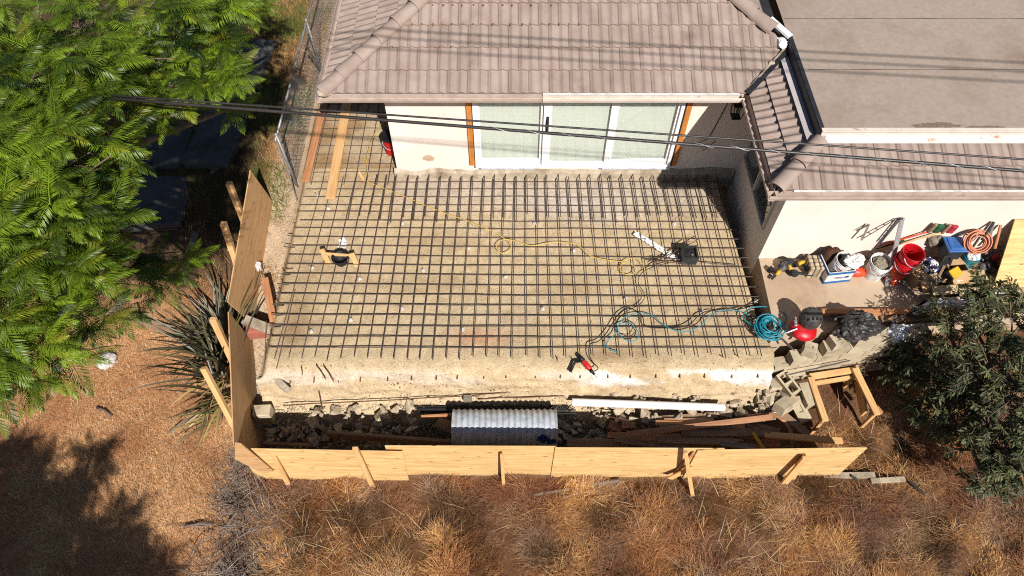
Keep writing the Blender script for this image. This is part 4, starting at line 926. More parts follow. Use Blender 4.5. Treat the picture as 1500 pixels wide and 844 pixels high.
# ------------------------------------------------------------------ block retaining wall and loose blocks
def cmu_mb(L=.39, W=.19, H_=.19):
    b = MB(); t_ = .032
    for s in (-1, 1): b.box((0, s*(W/2-t_/2), 0), (L, t_, H_))
    for x in (-L/2+t_/2, 0, L/2-t_/2): b.box((x, 0, 0), (t_, W-2*t_-.001, H_-.002))
    return b
def solid_mb(L=.392, W=.19, H_=.19):
    b = MB(); b.box((0, 0, -.01), (L, W, H_-.02))
    for s in (-1, 1): b.box((0, s*(W/2-.03), H_/2-.01), (L, .06, .02))
    for x, w_ in ((-L/2+.07, .14), (L/2-.07, .14)): b.box((x, 0, H_/2-.0105), (w_, W-.121, .019))
    return b
cm0 = cmu_mb().build('block', M_cmu)
CMU = cm0.data; sm0 = solid_mb().build('block', M_cmu); SOL = sm0.data; bpy.data.objects.remove(sm0); bpy.data.objects.remove(cm0)
bw = thing('block_wall', 'stepped concrete block retaining wall along the patio edge', 'wall', (4.14, 5.28, .2)); bw_loc = Vector((4.14, 5.28, .2))
def wall_block(p, a, zc, sc=1, parent=bw):
    o = bpy.data.objects.new('block', SOL); COL.objects.link(o); o.parent = parent; o.location = Vector((p.x, p.y, zc))-bw_loc; o.rotation_euler.z = a; o.scale.x = sc
A, B_ = Vector((4.2, 5.39, 0)), Vector((6.2, 5.66, 0)); C_, D_ = Vector((6.72, 6.14, 0)), Vector((9.6, 6.30, 0))
def course(a, b_, s0, z, off, s1=None, gap=None):
    d_ = (b_-a); Ld = d_.length; d_.normalize(); an = math.atan2(d_.y, d_.x); s = s0+off
    while s < (s1 or Ld)-.05:
        wall_block(a+d_*(s+.2), an+rng.uniform(-.015, .015), z, 1); s += .4
for k in range(2): course(A, B_, 0, .32+.195*k, .0 if k % 2 else -.1)
course(A, B_, 0, .71, 0); course(A, B_, 0, .905, .24); course(A, B_, 0, 1.1, .72); course(A, B_, 0, 1.29, 1.15); course(B_, C_, 0, .74, 0); course(B_, C_, 0, .935, .1); course(B_, C_, .05, 1.13, 0); course(C_, D_, 0, .935, 0); course(C_, D_, .05, 1.13, .05); course(C_, D_, 0, 1.325, .0, .85)
wall_block(A+Vector((.5, .08, 0)), 1.2, 1.1, .45); wall_block(A+Vector((.86, .12, 0)), .35, 1.29, .5)
def loose_block(px, py, z, rx, ry, rz, label):
    o = bpy.data.objects.new('concrete_block', SOL if 'smooth' in label or 'rough' in label or 'mortar' in label or 'short' in label else CMU); COL.objects.link(o); o.location = P(px, py, z); o.rotation_euler = (rx, ry, rz); tag(o, label, 'concrete block', 'loose blocks at the end of the trench')
loose_block(1158, 547, .55, 1.5, .1, .15, 'hollow block lying on its side, topmost of the loose blocks under the wall')
loose_block(1153, 563, .62, .15, .1, -1.05, 'hollow block with an open cell facing up in the middle of the loose blocks')
loose_block(1151, 593, .5, 1.4, .2, .6, 'mortar smeared block pointing at the trench below the middle one')
loose_block(1182, 580, .5, 1.55, .05, -1.4, 'smooth upright looking block beside the timber frame')
loose_block(1171, 601, .35, .3, .1, -1.25, 'hollow block half hidden under the smooth one, nearest the trench end')
loose_block(1137, 566, .5, 1.4, .3, .2, 'short looking block nearest the cut pad face')
loose_block(1124, 582, .4, 1.57, .0, .05, 'long rough block lying among the rubble at the trench end')
b = MB(); p0, p1 = P(1185, 528, .7), P(1312, 523, .7); b.tube([p0, p1], .012, 6); b.tube([p0-Vector((0, .05, .12)), p1-Vector((0, .05, .12))], .01, 6)
for k in range(30):
    p = p0.lerp(p1, k/29+rng.uniform(-.01, .01)); b.tube([p+Vector((.03, .06, .03)), p+Vector((.01, .03, .06)), p+Vector((0, -.02, .03)), p+Vector((rng.uniform(-.05, .05), -.06, -.22)), p+Vector((rng.uniform(-.1, .06), -.1, -.48))], .006, 5)
single('rebar_rack', b, M_rust, 'row of hooked rusty rods standing below the block wall', 'rebar', p0)
bar_obj('loose_rebar', P(1155, 549, .8), P(1245, 528, .85), .01, M_dark, 'straight grey rod slanting over the loose blocks to the wall', 'rod', None, .003)
# unfinished timber frame
t = thing('unfinished_table', 'U shaped frame of fresh timbers standing on the dry grass', 'timber frame', P(1215, 560, .3))
zt = .56
plank('beam', P(1186, 552, zt), P(1258, 541, zt), .1, .05, M_wood, parent=t); plank('beam', P(1193, 562, zt-.1), P(1254, 552, zt-.1), .05, .09, M_wood, parent=t)
plank('leg', P(1187, 553, zt+.05), P(1209, 617, zt+.05), .1, .05, M_wood, parent=t); plank('leg', P(1189, 562, zt-.1), P(1204, 620, zt-.1), .04, .09, M_red, parent=t)
plank('leg', P(1252, 540, zt+.05), P(1285, 608, zt+.05), .11, .05, M_wood, parent=t); plank('leg', P(1256, 556, zt-.18), P(1266, 606, zt-.18), .04, .2, M_wood, parent=t); plank('leg', P(1283, 596, zt-.06), P(1291, 606, zt-.06), .07, .05, M_red, parent=t)
for (px, py) in ((1190, 556), (1207, 614), (1255, 545), (1284, 604)):
    q = P(px, py, zt); plank('post', (q.x, q.y, gz(q.x, q.y)-.05), (q.x, q.y, zt-.04), .06, .04, M_wood, parent=t, up=(0, 1, 0))
for (a_, c_, lab) in (((782, 725), (834, 717), 'grey stick in the dry grass below the second front sheet'), ((870, 710), (909, 704), 'pale stick in the dry grass below the third front sheet')):
    plank('stick', P(*a_, .06), P(*c_, .06), .04, .03, M_grey, lab, 'stick')
plank('curb_strip', P(1205, 697, .05), P(1281, 696, .05), .09, .06, M_conc, 'pale concrete strip in the grass under the right end of the hoarding', 'curb'); plank('curb_strip', P(1275, 705, .05), P(1325, 702, .05), .08, .06, M_conc, 'short pale concrete strip in the grass right of the hoarding', 'curb')
for (a_, c_, lab) in (((1247, 697), (1260, 706), 'short black rod on the grass at the right end of the hoarding'), ((1332, 705), (1354, 724), 'black rod lying on the grass beside the short concrete strip')):
    bar_obj('black_rod', P(*a_, .1), P(*c_, .08), .02, M_black, lab, 'rod', None, .002)
# ------------------------------------------------------------------ things on the patio
PZ = 1.25
def text_mesh(txt, size):
    cu = bpy.data.curves.new('print', 'FONT'); cu.body = txt; cu.size = size; cu.align_x = 'CENTER'; cu.align_y = 'CENTER'; cu.resolution_u = 2
    o = bpy.data.objects.new('print', cu); COL.objects.link(o)
    dg = bpy.context.evaluated_depsgraph_get(); me = bpy.data.meshes.new_from_object(o.evaluated_get(dg)); bpy.data.objects.remove(o)
    v = [tuple(p.co) for p in me.vertices]; f = [list(p.vertices) for p in me.polygons]; return v, f
def print_on(parent, txt, size, rfun, zc, ang, m, name='lettering', slope=0):
    v, f = text_mesh(txt, size); b = MB(); vs = []
    for x, y, _ in v:
        r = rfun(zc+y)+.0025; a = ang+x/r; vs.append((r*math.cos(a), r*math.sin(a), zc+y+slope*x))
    b.add(vs, f); return b.build(name, m, parent, mw=Matrix.Identity(4))
def print_poly(parent, shapes, rfun, ang, m, name='emblem'):
    b = MB()
    for pts in shapes:
        vs = []
        for x, z in pts:
            r = rfun(z)+.003; a = ang+x/r; vs.append((r*math.cos(a), r*math.sin(a), z))
        b.add(vs, [tuple(range(len(vs)))])
    return b.build(name, m, parent, mw=Matrix.Identity(4))
diam = lambda x, z, s: [(x-s, z), (x, z-s), (x+s, z), (x, z+s)]
rf = lambda r, h: (lambda z: r*(.88+.1*min(max(z/h, 0), 1)))
# carton with the white bucket in it
cp = P(1218, 400, PZ); t = thing('carton', 'open blue and white carton holding a white bucket by the wall', 'carton', cp)
Rz = Matrix.Rotation(.12, 3, 'Z'); b = MB(); w2, d2, h2 = .44, .38, .3
M_wcard = mat('white_card', [srgb(214, 210, 204), srgb(232, 228, 222)], 5, .8, .05, 40)
for (ox, oy, dx, dy) in ((0, -d2/2, w2, .012), (0, d2/2, w2, .012), (-w2/2, 0, .012, d2-.013), (w2/2, 0, .012, d2-.013)): b.box(cp+Rz @ Vector((ox, oy, h2/2)), (dx, dy, h2), Rz)
b.build('wall', M_wcard, t)
b = MB()
for z, hh in ((.03, .05), (.27, .055)):
    for (ox, oy, dx, dy) in ((0, -d2/2-.009, w2+.02, .006), (-w2/2-.009, 0, .006, d2)): b.box(cp+Rz @ Vector((ox, oy, z)), (dx, dy, hh), Rz)
b.build('blue_band', M_blue_sh, t)
b = MB()
b.box(cp+Rz @ Vector((.02, -d2/2-.0075, .15)), (.22, .004, .014), Rz); b.box(cp+Rz @ Vector((.02, -d2/2-.0075, .125)), (.16, .004, .008), Rz); b.box(cp+Rz @ Vector((.13, -d2/2-.0075, .15)), (.06, .004, .05), Rz); b.build('print', M_ink, t)
w1 = bucket(cp+Vector((.0, .0, .06)), .15, .38, None, M_wpl, 'white bucket with navy lettering standing in the blue and white carton', 'bucket', tilt=(.12, .16, 0))
print_on(w1, 'Builders', .05, rf(.15, .38), .21, -1.75, M_ink, slope=0); print_poly(w1, [diam(-.06, .26, .03), diam(-.02, .26, .022)], rf(.15, .38), -1.75, M_logo)
b = MB(); q = P(1252, 383, 1.72); b.crumple(q, (.2, .14, .09), 21, 18, .5, rot=.4); single('plastic_sheet', b, M_wpl, 'crumpled white plastic sheet draped over the white bucket', 'plastic sheet', q)
b = MB(); q = P(1217, 376, 1.5); b.crumple(q, (.17, .1, .22), 22, 14, .25); single('brown_sack', b, M_brown, 'dark brown sack standing behind the blue and white carton', 'sack', q, smooth=True)
b = MB(); q = P(1254, 398, 1.32); b.crumple(q, (.2, .1, .09), 23, 14, .3); single('orange_bag', b, M_orangep, 'orange bag squeezed between the two white buckets', 'bag', q, smooth=True)
w2_ = bucket(P(1277, 402, PZ), .17, .39, None, M_wpl, 'white bucket full of grey tools with two red diamonds on its side', 'bucket', tilt=(.05, 0, 0))
print_poly(w2_, [diam(-.035, .2, .024), diam(.03, .2, .024)], rf(.17, .39), -1.5, M_logo)
q = P(1277, 402, PZ)+Vector((0, 0, .33)); b = MB(); b.crumple(q, (.13, .13, .05), 24, 12, .6)
single('scrap_heap', b, mat('mixed_scrap', [srgb(60, 60, 62), srgb(150, 140, 120), srgb(96, 84, 70)], 22, .7, .4, 40), 'grey jumble of small tools filling the second white bucket', 'tools', q)
for (px, py, z, L_, m, lab) in ((1262, 352, 1.62, .5, M_grey, 'grey stick standing in the bundle behind the white sheet'), (1268, 350, 1.6, .42, M_old, 'brown stick standing in the bundle behind the white sheet'), (1274, 352, 1.58, .4, M_dark, 'dark stick leaning out of the bundle behind the white sheet'), (1280, 354, 1.55, .42, M_red, 'reddish stick leaning furthest right from the bundle behind the white sheet')):
    q = P(px, py, z); plank('stick', q-Vector((0, 0, .3)), q+Vector((.08*rng.random(), .1, L_*.6)), .03, .025, m, lab, 'stick', up=(0, 1, 0))
t = thing('angle_frame', 'thin grey metal angle leaning at the wall above the white sheet', 'angle iron', P(1270, 355, 1.5)); b = MB(); a_ = PY(1262, 352, 7.0); c_ = PY(1273, 329, 7.1); b.bar(a_, c_, .03, .012); b.bar(c_, c_-Vector((.12, -.02, .18)), .03, .012); b.build('bar', M_grey, t)
# leaning slotted straightedge
a_ = P(1299, 418, PZ+.01); c_ = PY(1322, 319, 7.13); t = thing('straightedge', 'long aluminium straightedge leaning on the wall before the red buckets', 'straightedge', a_)
b = MB(); b.bar(a_, c_, .065, .03, up=(0, 1, .3)); b.build('bar', M_alu, t); b = MB(); b.tube([c_+Vector((0, -.02, 0)), c_+Vector((-.06, -.01, -.02))], .015, 6); b.build('end_cap', M_dark, t)
a_ = P(1284, 357, 1.6)
b = MB(); b.tube([PY(1284, 354, 6.85), PY(1312, 320, 7.14)], .012, 6); b.tube([PY(1290, 357, 6.85), PY(1316, 320, 7.14)], .012, 6)
for k in range(5): b.tube([PY(1284, 354, 6.85).lerp(PY(1312, 320, 7.14), k/5+.1), PY(1290, 357, 6.85).lerp(PY(1316, 320, 7.14), k/5+.1)], .008, 5)  # dark rungs built where the straightedge casts its shadow on the wall
single('shadow_ladder', b, M_dark, 'narrow dark ladder shape added as the straightedge shadow on the wall', 'shadow shape', PY(1284, 354, 6.85))
def rake(pix, m_h, m_b, lab, zb, yh=7.08):
    a = P(*pix[0], zb); h = PY(*pix[1], yh); t = thing('push_broom', lab, 'broom', a); b = MB(); b.tube([a, h], .014, 8); b.build('broom_handle', m_h, t, smooth=True)
    b = MB(); b.box(h+Vector((.03, -.0, .04)), (.13, .07, .2), Matrix.Rotation(.15, 3, 'Y')); b.build('bristle_head', m_b, t, bev=.03); b = MB(); b.box(h+Vector((-.06, .01, .03)), (.05, .05, .22), Matrix.Rotation(.15, 3, 'Y')); b.build('head_block', M_old, t, bev=.008)
rake(((1283, 361), (1370, 337)), M_orangep, M_green, 'push broom with green bristles and an orange handle leaning on the wall', 1.55)
rake(((1286, 366), (1390, 338)), M_wood, M_redb, 'push broom with red bristles leaning on the wall beside the green one', 1.5)
b = MB(); b.tube([P(1283, 364, 1.5), P(1325, 352, 1.75)], .016, 8); single('green_pole', b, M_green, 'dark green pole lying below the orange broom handle', 'pole', P(1283, 364, 1.5))
rp = P(1306, 408, PZ)
ob = bucket(rp, .16, .37, None, M_orangep, 'orange bucket with white lettering at the bottom of the bucket stack', 'bucket', handle=False)
b = MB()
for k in range(7): 
    x = -.1+.035*k; z = .13; hgt = .05*(1 if k % 3 else .7)
    print_poly(ob, [[(x, z-.02), (x+.022, z-.02), (x+.022, z-.02+hgt), (x, z-.02+hgt)]], rf(.16, .37), -1.7, M_wpl, 'white_mark') if k in (0, 2, 4, 6) else None
bucket(rp+Vector((0.0, .0, .18)), .165, .37, None, M_redp, 'lower red bucket stuck into the orange bucket', 'bucket', handle=True)
bucket(rp+Vector((0.01, .0, .36)), .172, .37, None, M_redp, 'topmost red bucket of the stack, open at the top', 'bucket', tilt=(0.04, .05, .4))
# checked cloth
mc, nt, cb, co_ = _nodes('checked_cloth'); mp = coords(nt, (1, 1, 1), False); ck = N(nt, 'ShaderNodeTexVoronoi'); ck.inputs['Scale'].default_value = 26; nt.links.new(mp.outputs[0], ck.inputs['Vector'])
sp = N(nt, 'ShaderNodeSeparateColor'); nt.links.new(ck.outputs['Color'], sp.inputs[0]); rp_ = ramp(nt, sp.outputs[0], [srgb(26, 26, 34), srgb(226, 224, 226), srgb(60, 66, 128), srgb(230, 226, 222)], .2, .8); rp_.color_ramp.interpolation = 'CONSTANT'
nt.links.new(rp_.outputs[0], cb.inputs['Base Color']); cb.inputs['Roughness'].default_value = .9
def carton(px, py, z, dx, dy, dz, rot, m, lab, name='cardboard_box', cat='box', flap=True):
    c_ = P(px, py, z); t = thing(name, lab, cat, c_); Rm = Matrix.Rotation(rot, 3, 'Z'); b = MB(); th = .012
    for (ox, oy, ddx, ddy) in ((0, -dy/2, dx, th), (0, dy/2, dx, th), (-dx/2, 0, th, dy-th-.001), (dx/2, 0, th, dy-th-.001)): b.box(c_+Rm @ Vector((ox, oy, dz/2)), (ddx, ddy, dz), Rm)
    b.box(c_+Rm @ Vector((0, 0, .01)), (dx-.03, dy-.03, .012), Rm); b.build('wall', m, t)
    if flap:
        b = MB(); b.box(c_+Rm @ Vector((0, -dy/2-.07, dz-.03)), (dx, .14, .006), Rm @ Matrix.Rotation(.5, 3, 'X')); b.box(c_+Rm @ Vector((0, dy*.2, dz+.002)), (dx-.02, dy*.55, .006), Rm @ Matrix.Rotation(.06, 3, 'X')); b.build('flap', m, t)
    return t
M_kraft = mat('pale_kraft', [srgb(186, 164, 122), srgb(204, 184, 144)], 3, .9, .1, 40, dirt=srgb(150, 126, 92), dscale=5)
carton(1340, 412, PZ, .3, .28, .26, .3, M_card, 'brown cardboard box with a torn flap right of the orange bucket')
carton(1366, 418, PZ, .42, .34, .24, .08, M_kraft, 'pale cardboard box under the checked cloth')
carton(1412, 420, PZ, .55, .34, .22, .04, M_kraft, 'wide pale cardboard box under the clear bag, nearest the leaning plywood')
carton(1385, 404, PZ+.05, .3, .3, .34, .1, M_card, 'tall brown cardboard box hidden behind the yellow case')
q = P(1362, 392, 1.55); b = MB(); b.crumple(q, (.15, .14, .13), 31, 18, .5); single('checked_cloth', b, mc, 'crumpled cloth with navy and white checks on a cardboard box', 'cloth', q)
q = P(1389, 376, 1.62); t = thing('blue_bin', 'square blue plastic bin with its lid on, standing on the boxes', 'bin', q)
b = MB(); b.box(q+Vector((0, .05, .12)), (.25, .25, .24), taper=1.06); b.build('body', M_dark, t, bev=.01); b = MB(); b.box(q+Vector((0, .05, .255)), (.31, .3, .03), Matrix.Rotation(.02, 3, 'Z')); b.box(q+Vector((0, .05, .275)), (.22, .22, .012)); b.build('lid', M_bluep, t, bev=.008)
b = MB(); q = PY(1429, 354, 6.97); nrm = Vector((0, -.7, .7)); u_ = Vector((1, 0, 0)); v_ = Vector((0, .7, .7)); pts = []
for k in range(13*16): a = 2*math.pi*k/16; r_ = .15+.035*math.sin(k*.041*2)+.02*math.sin(k*.13); pts.append(q+u_*r_*1.1*math.cos(a)+v_*r_*math.sin(a)+nrm*(.035*math.sin(k*.21)+.0004*k))
b.tube(pts, .011, 6); single('hose_coil', b, M_cord2, 'coil of salmon coloured hose leaning on the wall behind the clear bag', 'hose', q, smooth=True)
gb_ = bucket(P(1412, 388, 1.47), .13, .26, None, M_teal, 'teal bucket holding a clear plastic bag', 'bucket', handle=False)
mcl = mat('clear_film', [srgb(190, 196, 196), srgb(226, 230, 230)], 6, .12, .3, 14, spec=.8)
b = MB(); q = P(1412, 388, 1.47)+Vector((0, 0, .25)); b.crumple(q, (.125, .125, .13), 33, 16, .35); single('clear_bag', b, mcl, 'shiny clear plastic bag bulging out of the teal bucket', 'bag', q)
q = P(1393, 404, 1.55); t = thing('tool_case', 'small black tool case with a yellow lid on the pale boxes', 'tool case', q); Rm = Matrix.Rotation(.5, 3, 'Z')
b = MB(); b.box(q+Vector((0, .0, .05)), (.24, .17, .1), Rm); b.build('body', M_black, t, bev=.01); b = MB(); b.box(q+Rm @ Vector((0, -.02, .115)), (.21, .15, .035), Rm @ Matrix.Rotation(.3, 3, 'X')); b.build('lid', M_yel, t, bev=.01)
q = P(1384, 386, 1.6); b = MB(); b.box(q, (.16, .28, .1), Matrix.Rotation(-.5, 3, 'Z') @ Matrix.Rotation(.3, 3, 'X')); b.tube([q+Vector((-.06, 0, .06)), q+Vector((-.05, .05, .12)), q+Vector((.05, .05, .12)), q+Vector((.06, 0, .06))], .012, 6); single('black_case', b, M_black, 'black carrying case lying before the blue bin', 'case', q, bev=.01)
q = P(1411, 399, 1.52); t = thing('tape_dispenser', 'yellow hand tool lying on the widest pale box', 'tool', q); b = MB(); b.bar(q+Vector((-.1, -.05, 0)), q+Vector((.08, .05, .02)), .04, .04); b.bar(q+Vector((.0, .08, 0)), q+Vector((.08, .05, .02)), .035, .035); b.build('frame', M_yel, t, bev=.006); b = MB(); b.lathe([(0, -.02), (.03, -.02), (.03, .02), (0, .02)], 12, Matrix.Translation(q+Vector((-.08, .04, .01)))); b.build('roll', M_black, t)
for (a_, c_, m, lab) in (((1438, 352), (1456, 325), M_dark, 'dark bar leaning on the wall left of the leaning plywood'), ((1444, 372), (1455, 326), M_grey, 'grey bar standing at the wall left of the leaning plywood'), ((1457, 364), (1466, 330), M_red, 'thin rusty bar in the shade of the leaning plywood')):
    plank('leaning_bar', PY(*a_, 6.95), PY(*c_, 7.12), .04, .03, m, lab, 'bar', up=(0, 1, 0))
b = MB(); q = P(1446, 388, 1.35); b.crumple(q, (.18, .16, .13), 35, 12, .5); single('black_bag', b, M_blackcloth, 'black bag on the patio in the shade of the leaning plywood', 'bag', q)
b = MB(); q = P(1458, 378, 1.5); b.crumple(q, (.06, .05, .07), 36, 10, .3); single('red_rag', b, M_redb, 'small red rag lying on the black bag by the leaning plywood', 'rag', q)
# leaning plywood
bl, tl_ = P(1455, 421, 1.27), PY(1487, 322, 7.12); br_ = bl+Vector((2.1, .05, 0)); tr_ = Vector((br_.x+.2, 7.12, tl_.z)); n_ = (br_-bl).cross(tl_-bl).normalized()*.018
b = MB(); b.add([bl, br_, tr_, tl_, bl-n_, br_-n_, tr_-n_, tl_-n_], [(3, 2, 1, 0), (4, 5, 6, 7), (0, 1, 5, 4), (1, 2, 6, 5), (2, 3, 7, 6), (3, 0, 4, 7)]); single('plywood_sheet', b, M_ply, 'pale plywood sheet leaning on the house wall at the right edge of the patio', 'plywood sheet', bl)
# tools and spacers at the wall corner
def small_tool(px, py, z, rz, lab):
    q = P(px, py, z); t = thing('cordless_tool', lab, 'power tool', q); Rm = Matrix.Rotation(rz, 3, 'Z'); f = lambda x, y, z_: q+Rm @ Vector((x, y, z_))
    b = MB(); b.tube([f(-.06, 0, .05), f(.01, 0, .06), f(.07, 0, .055)], [.03, .034, .024], 10); b.build('motor_housing', M_yel, t, smooth=True)
    b = MB(); b.box(f(.04, -.13, .04), (.08, .07, .09), Rm); b.build('battery', M_black, t, bev=.006); b = MB(); b.tube([f(.0, 0, .05), f(.03, -.1, .04)], .024, 8); b.build('grip', M_black, t); b = MB(); b.tube([f(.1, 0, .055), f(.19, 0, .05)], [.025, .02], 8); b.build('chuck', M_dark, t); b = MB(); b.tube([f(-.08, 0, .05), f(-.13, 0, .05)], .036, 10); b.build('end_cap', M_black, t)
small_tool(1139, 402, PZ+.02, -2.4, 'yellow cordless tool lying at the front of the tool heap by the wall corner')
small_tool(1155, 394, PZ+.06, 1.8, 'yellow and black tool in the middle of the heap by the wall corner')
small_tool(1172, 388, PZ+.1, .4, 'yellow and black tool leaning on the tray of pale spacers')
b = MB(); q = P(1152, 388, PZ+.09); b.crumple(q, (.16, .1, .1), 41, 12, .55, rot=.4); single('tool_bag', b, M_blackcloth, 'black tool bag behind the yellow tools at the wall corner', 'bag', q)
b = MB(); q = P(1163, 402, PZ+.07); b.lathe([(.0, 0), (.06, 0), (.07, .03), (.06, .06), (0, .06)], 14, Matrix.Translation(q)); b.tube([q+Vector((.05, 0, .03)), q+Vector((.3, -.02, .0))], .02, 8); single('grinder', b, M_dark, 'dark angle grinder lying before the tray of pale spacers', 'power tool', q)
q = P(1189, 398, PZ); t = thing('spacer_tray', 'block of pale concrete spacers stacked beside the carton', 'spacers', q)
for k in range(3):
    for i in range(4):
        b = MB(); c_ = q+Vector((-.09+k*.085, -.1+i*.075, .13+.004*((i*k) % 3))); b.box(c_, (.08, .07, .26), Matrix.Rotation(rng.uniform(-.05, .05), 3, 'Z'), taper=.86); b.build('spacer', M_rub, t, bev=.01)
# compressor
q = P(1172, 489, PZ); t = thing('air_compressor', 'red pancake air compressor with a black motor cover on the patio', 'air compressor', q)
b = MB(); c_ = q+Vector((0, .0, .14)); b.lathe([(0, -.1), (.1, -.095), (.19, -.06), (.215, 0), (.19, .06), (.1, .095), (0, .1)], 28, Matrix.Translation(c_) @ Matrix.Rotation(.1, 4, 'Y')); b.build('tank', M_redp, t, smooth=True)
b = MB(); c2 = c_+Vector((.06, .07, .21))
b.lathe([(.13, -.14), (.165, -.06), (.17, .05), (.14, .12), (.08, .15), (0, .155)], 14, Matrix.Translation(c2)); b.build('motor_cover', mat('grey_black_plastic', [srgb(52, 50, 50), srgb(84, 80, 78)], 9, .5, .2, 30), t)
b = MB()
for k in range(4): b.box(c2+Vector((-.09+.06*k, -.01, .145-.02*abs(k-1.5))), (.03, .2, .03))
b.box(c2+Vector((0, -.02, .16)), (.26, .03, .02)); b.build('cooling_fin', M_black, t)
for (ox, oy) in ((-.15, .06), (-.13, .12), (-.16, .0)):
    b = MB(); b.lathe([(0, 0), (.026, 0), (.026, .03), (.022, .034), (0, .034)], 14, Matrix.Translation(c_+Vector((ox, oy, .12)))); b.build('gauge', M_alu, t)
for a in (.3, 2.4, 4.5):
    b = MB(); b.tube([c_+Vector((.17*math.cos(a), .17*math.sin(a), -.05)), q+Vector((.17*math.cos(a), .17*math.sin(a), 0))], [.02, .028], 8); b.build('foot', M_black, t)
b = MB(); b.tube([c_+Vector((-.14, -.05, .1)), c_+Vector((-.3, -.1, .06))], .012, 6); b.build('outlet', M_galv, t)
b = MB(); q = P(1254, 478, 1.42); b.crumple(q, (.4, .23, .27), 51, 24, .42, rot=.15); single('black_sheeting', b, M_blackcloth, 'crumpled heap of black plastic sheeting on the patio by the block wall', 'plastic sheet', q)
plank('beam', P(1203, 458, PZ+.05), P(1400, 458, PZ+.05), .1, .09, M_red, 'long reddish beam lying behind the black sheeting', 'beam'); plank('beam', P(1290, 468, PZ+.03), P(1395, 466, PZ+.03), .12, .05, M_old, 'dark red board before the long beam', 'board')
plank('short_block', P(1218, 489, PZ+.03), P(1232, 489, PZ+.03), .1, .07, M_grey, 'small timber block beside the black sheeting', 'timber block')
for k, (px, py) in enumerate(((1140, 492), (1146, 496))):
    bar_obj('bent_bar', P(px, py, 1.3), P(px+18, py+18, 1.2), .01, M_rebar, 'short grey bar sticking out beside the compressor', 'bar', 'short bars beside the compressor', .004)
q = P(1314, 489, 1.34); b = MB(); b.crumple(q, (.17, .15, .17), 61, 16, .45, rot=.5); single('foil_bag', b, M_silver, 'crumpled silver bag sitting on the block wall', 'bag', q)
cloth('silver_film', [(1335, 458), (1360, 452), (1385, 447), (1410, 446), (1440, 443)], 1.38, .16, M_silver, 'crumpled strip of silver film along the far end of the block wall', 'film', .12, 13)
b = MB(); b.tube([P(1306, 472, 1.42), P(1345, 453, 1.5)], .018, 8); single('dark_pole', b, M_dark, 'dark pole pointing from the silver bag to the silver film', 'pole', P(1306, 472, 1.42))
t = thing('metal_channel', 'white perforated metal channel lying along the patio near the plywood', 'channel', P(1410, 434, 1.3)); a_, c_ = P(1408, 433, 1.31), P(1520, 441, 1.31); b = MB(); b.bar(a_, c_, .15, .012); d_ = (c_-a_).normalized(); s_ = Vector((-d_.y, d_.x, 0)); b.bar(a_+s_*.075+Vector((0, 0, .02)), c_+s_*.075+Vector((0, 0, .02)), .012, .05); b.bar(a_-s_*.075+Vector((0, 0, .02)), c_-s_*.075+Vector((0, 0, .02)), .012, .05); b.build('web', M_wpl, t)
for k in range(6):
    b = MB(); b.lathe([(0, 0), (.022, 0)], 12, Matrix.Translation(a_.lerp(c_, .45+.1*k)+Vector((0, 0, .0075)))); b.build('hole', M_black, t)
carton(1480, 452, PZ, .4, .3, .18, .2, M_kraft, 'pale cardboard box behind the leafy shoots at the right edge of the patio')

# more odds and ends of the patio pile
for (px, py, z, rx, ry, rz_, rot, m, lab, nm, ct) in (
    (1336, 392, 1.42, .2, .13, .08, .3, M_kraft, 'pale paper sack slumped behind the brown box', 'paper_sack', 'sack'),
    (1352, 402, 1.5, .16, .1, .06, -.4, M_card, 'brown paper wad lying between the boxes and the checked cloth', 'paper_wad', 'paper'),
    (1326, 402, 1.3, .12, .1, .08, .2, M_brown, 'dark brown rag on the patio beside the orange bucket', 'rag', 'rag'),
    (1402, 408, 1.52, .09, .07, .05, .1, M_wpl, 'small white plastic wrapper on the widest pale box', 'wrapper', 'wrapper'),
    (1372, 352, 1.75, .16, .08, .14, .1, M_grey, 'grey sack leaning on the wall below the red broom', 'grey_sack', 'sack')):
    q = P(px, py, z); b = MB(); b.crumple(q, (rx, ry, rz_), int(px), 14, .4, rot=rot); single(nm, b, m, lab, ct, q)
for (a_, c_, z, w_, h_, m, lab) in (((1334, 398), (1366, 386), 1.54, .06, .03, M_wood, 'pale timber offcut lying across the cardboard boxes'), ((1344, 408), (1380, 412), 1.5, .05, .03, M_grey, 'grey timber offcut on the pale box under the checked cloth'), ((1376, 404), (1386, 384), 1.62, .04, .02, M_old, 'dark stick lying beside the black carrying case'), ((1396, 414), (1424, 411), 1.5, .05, .02, M_wood, 'short pale slat on the front edge of the widest pale box'), ((1424, 402), (1432, 380), 1.5, .05, .03, M_red, 'reddish slat between the clear bag and the leaning bars'), ((1246, 402), (1262, 396), 1.3, .03, .02, M_dark, 'small dark bar beside the orange bag')):
    plank('offcut', P(*a_, z), P(*c_, z), w_, h_, m, lab, 'board')
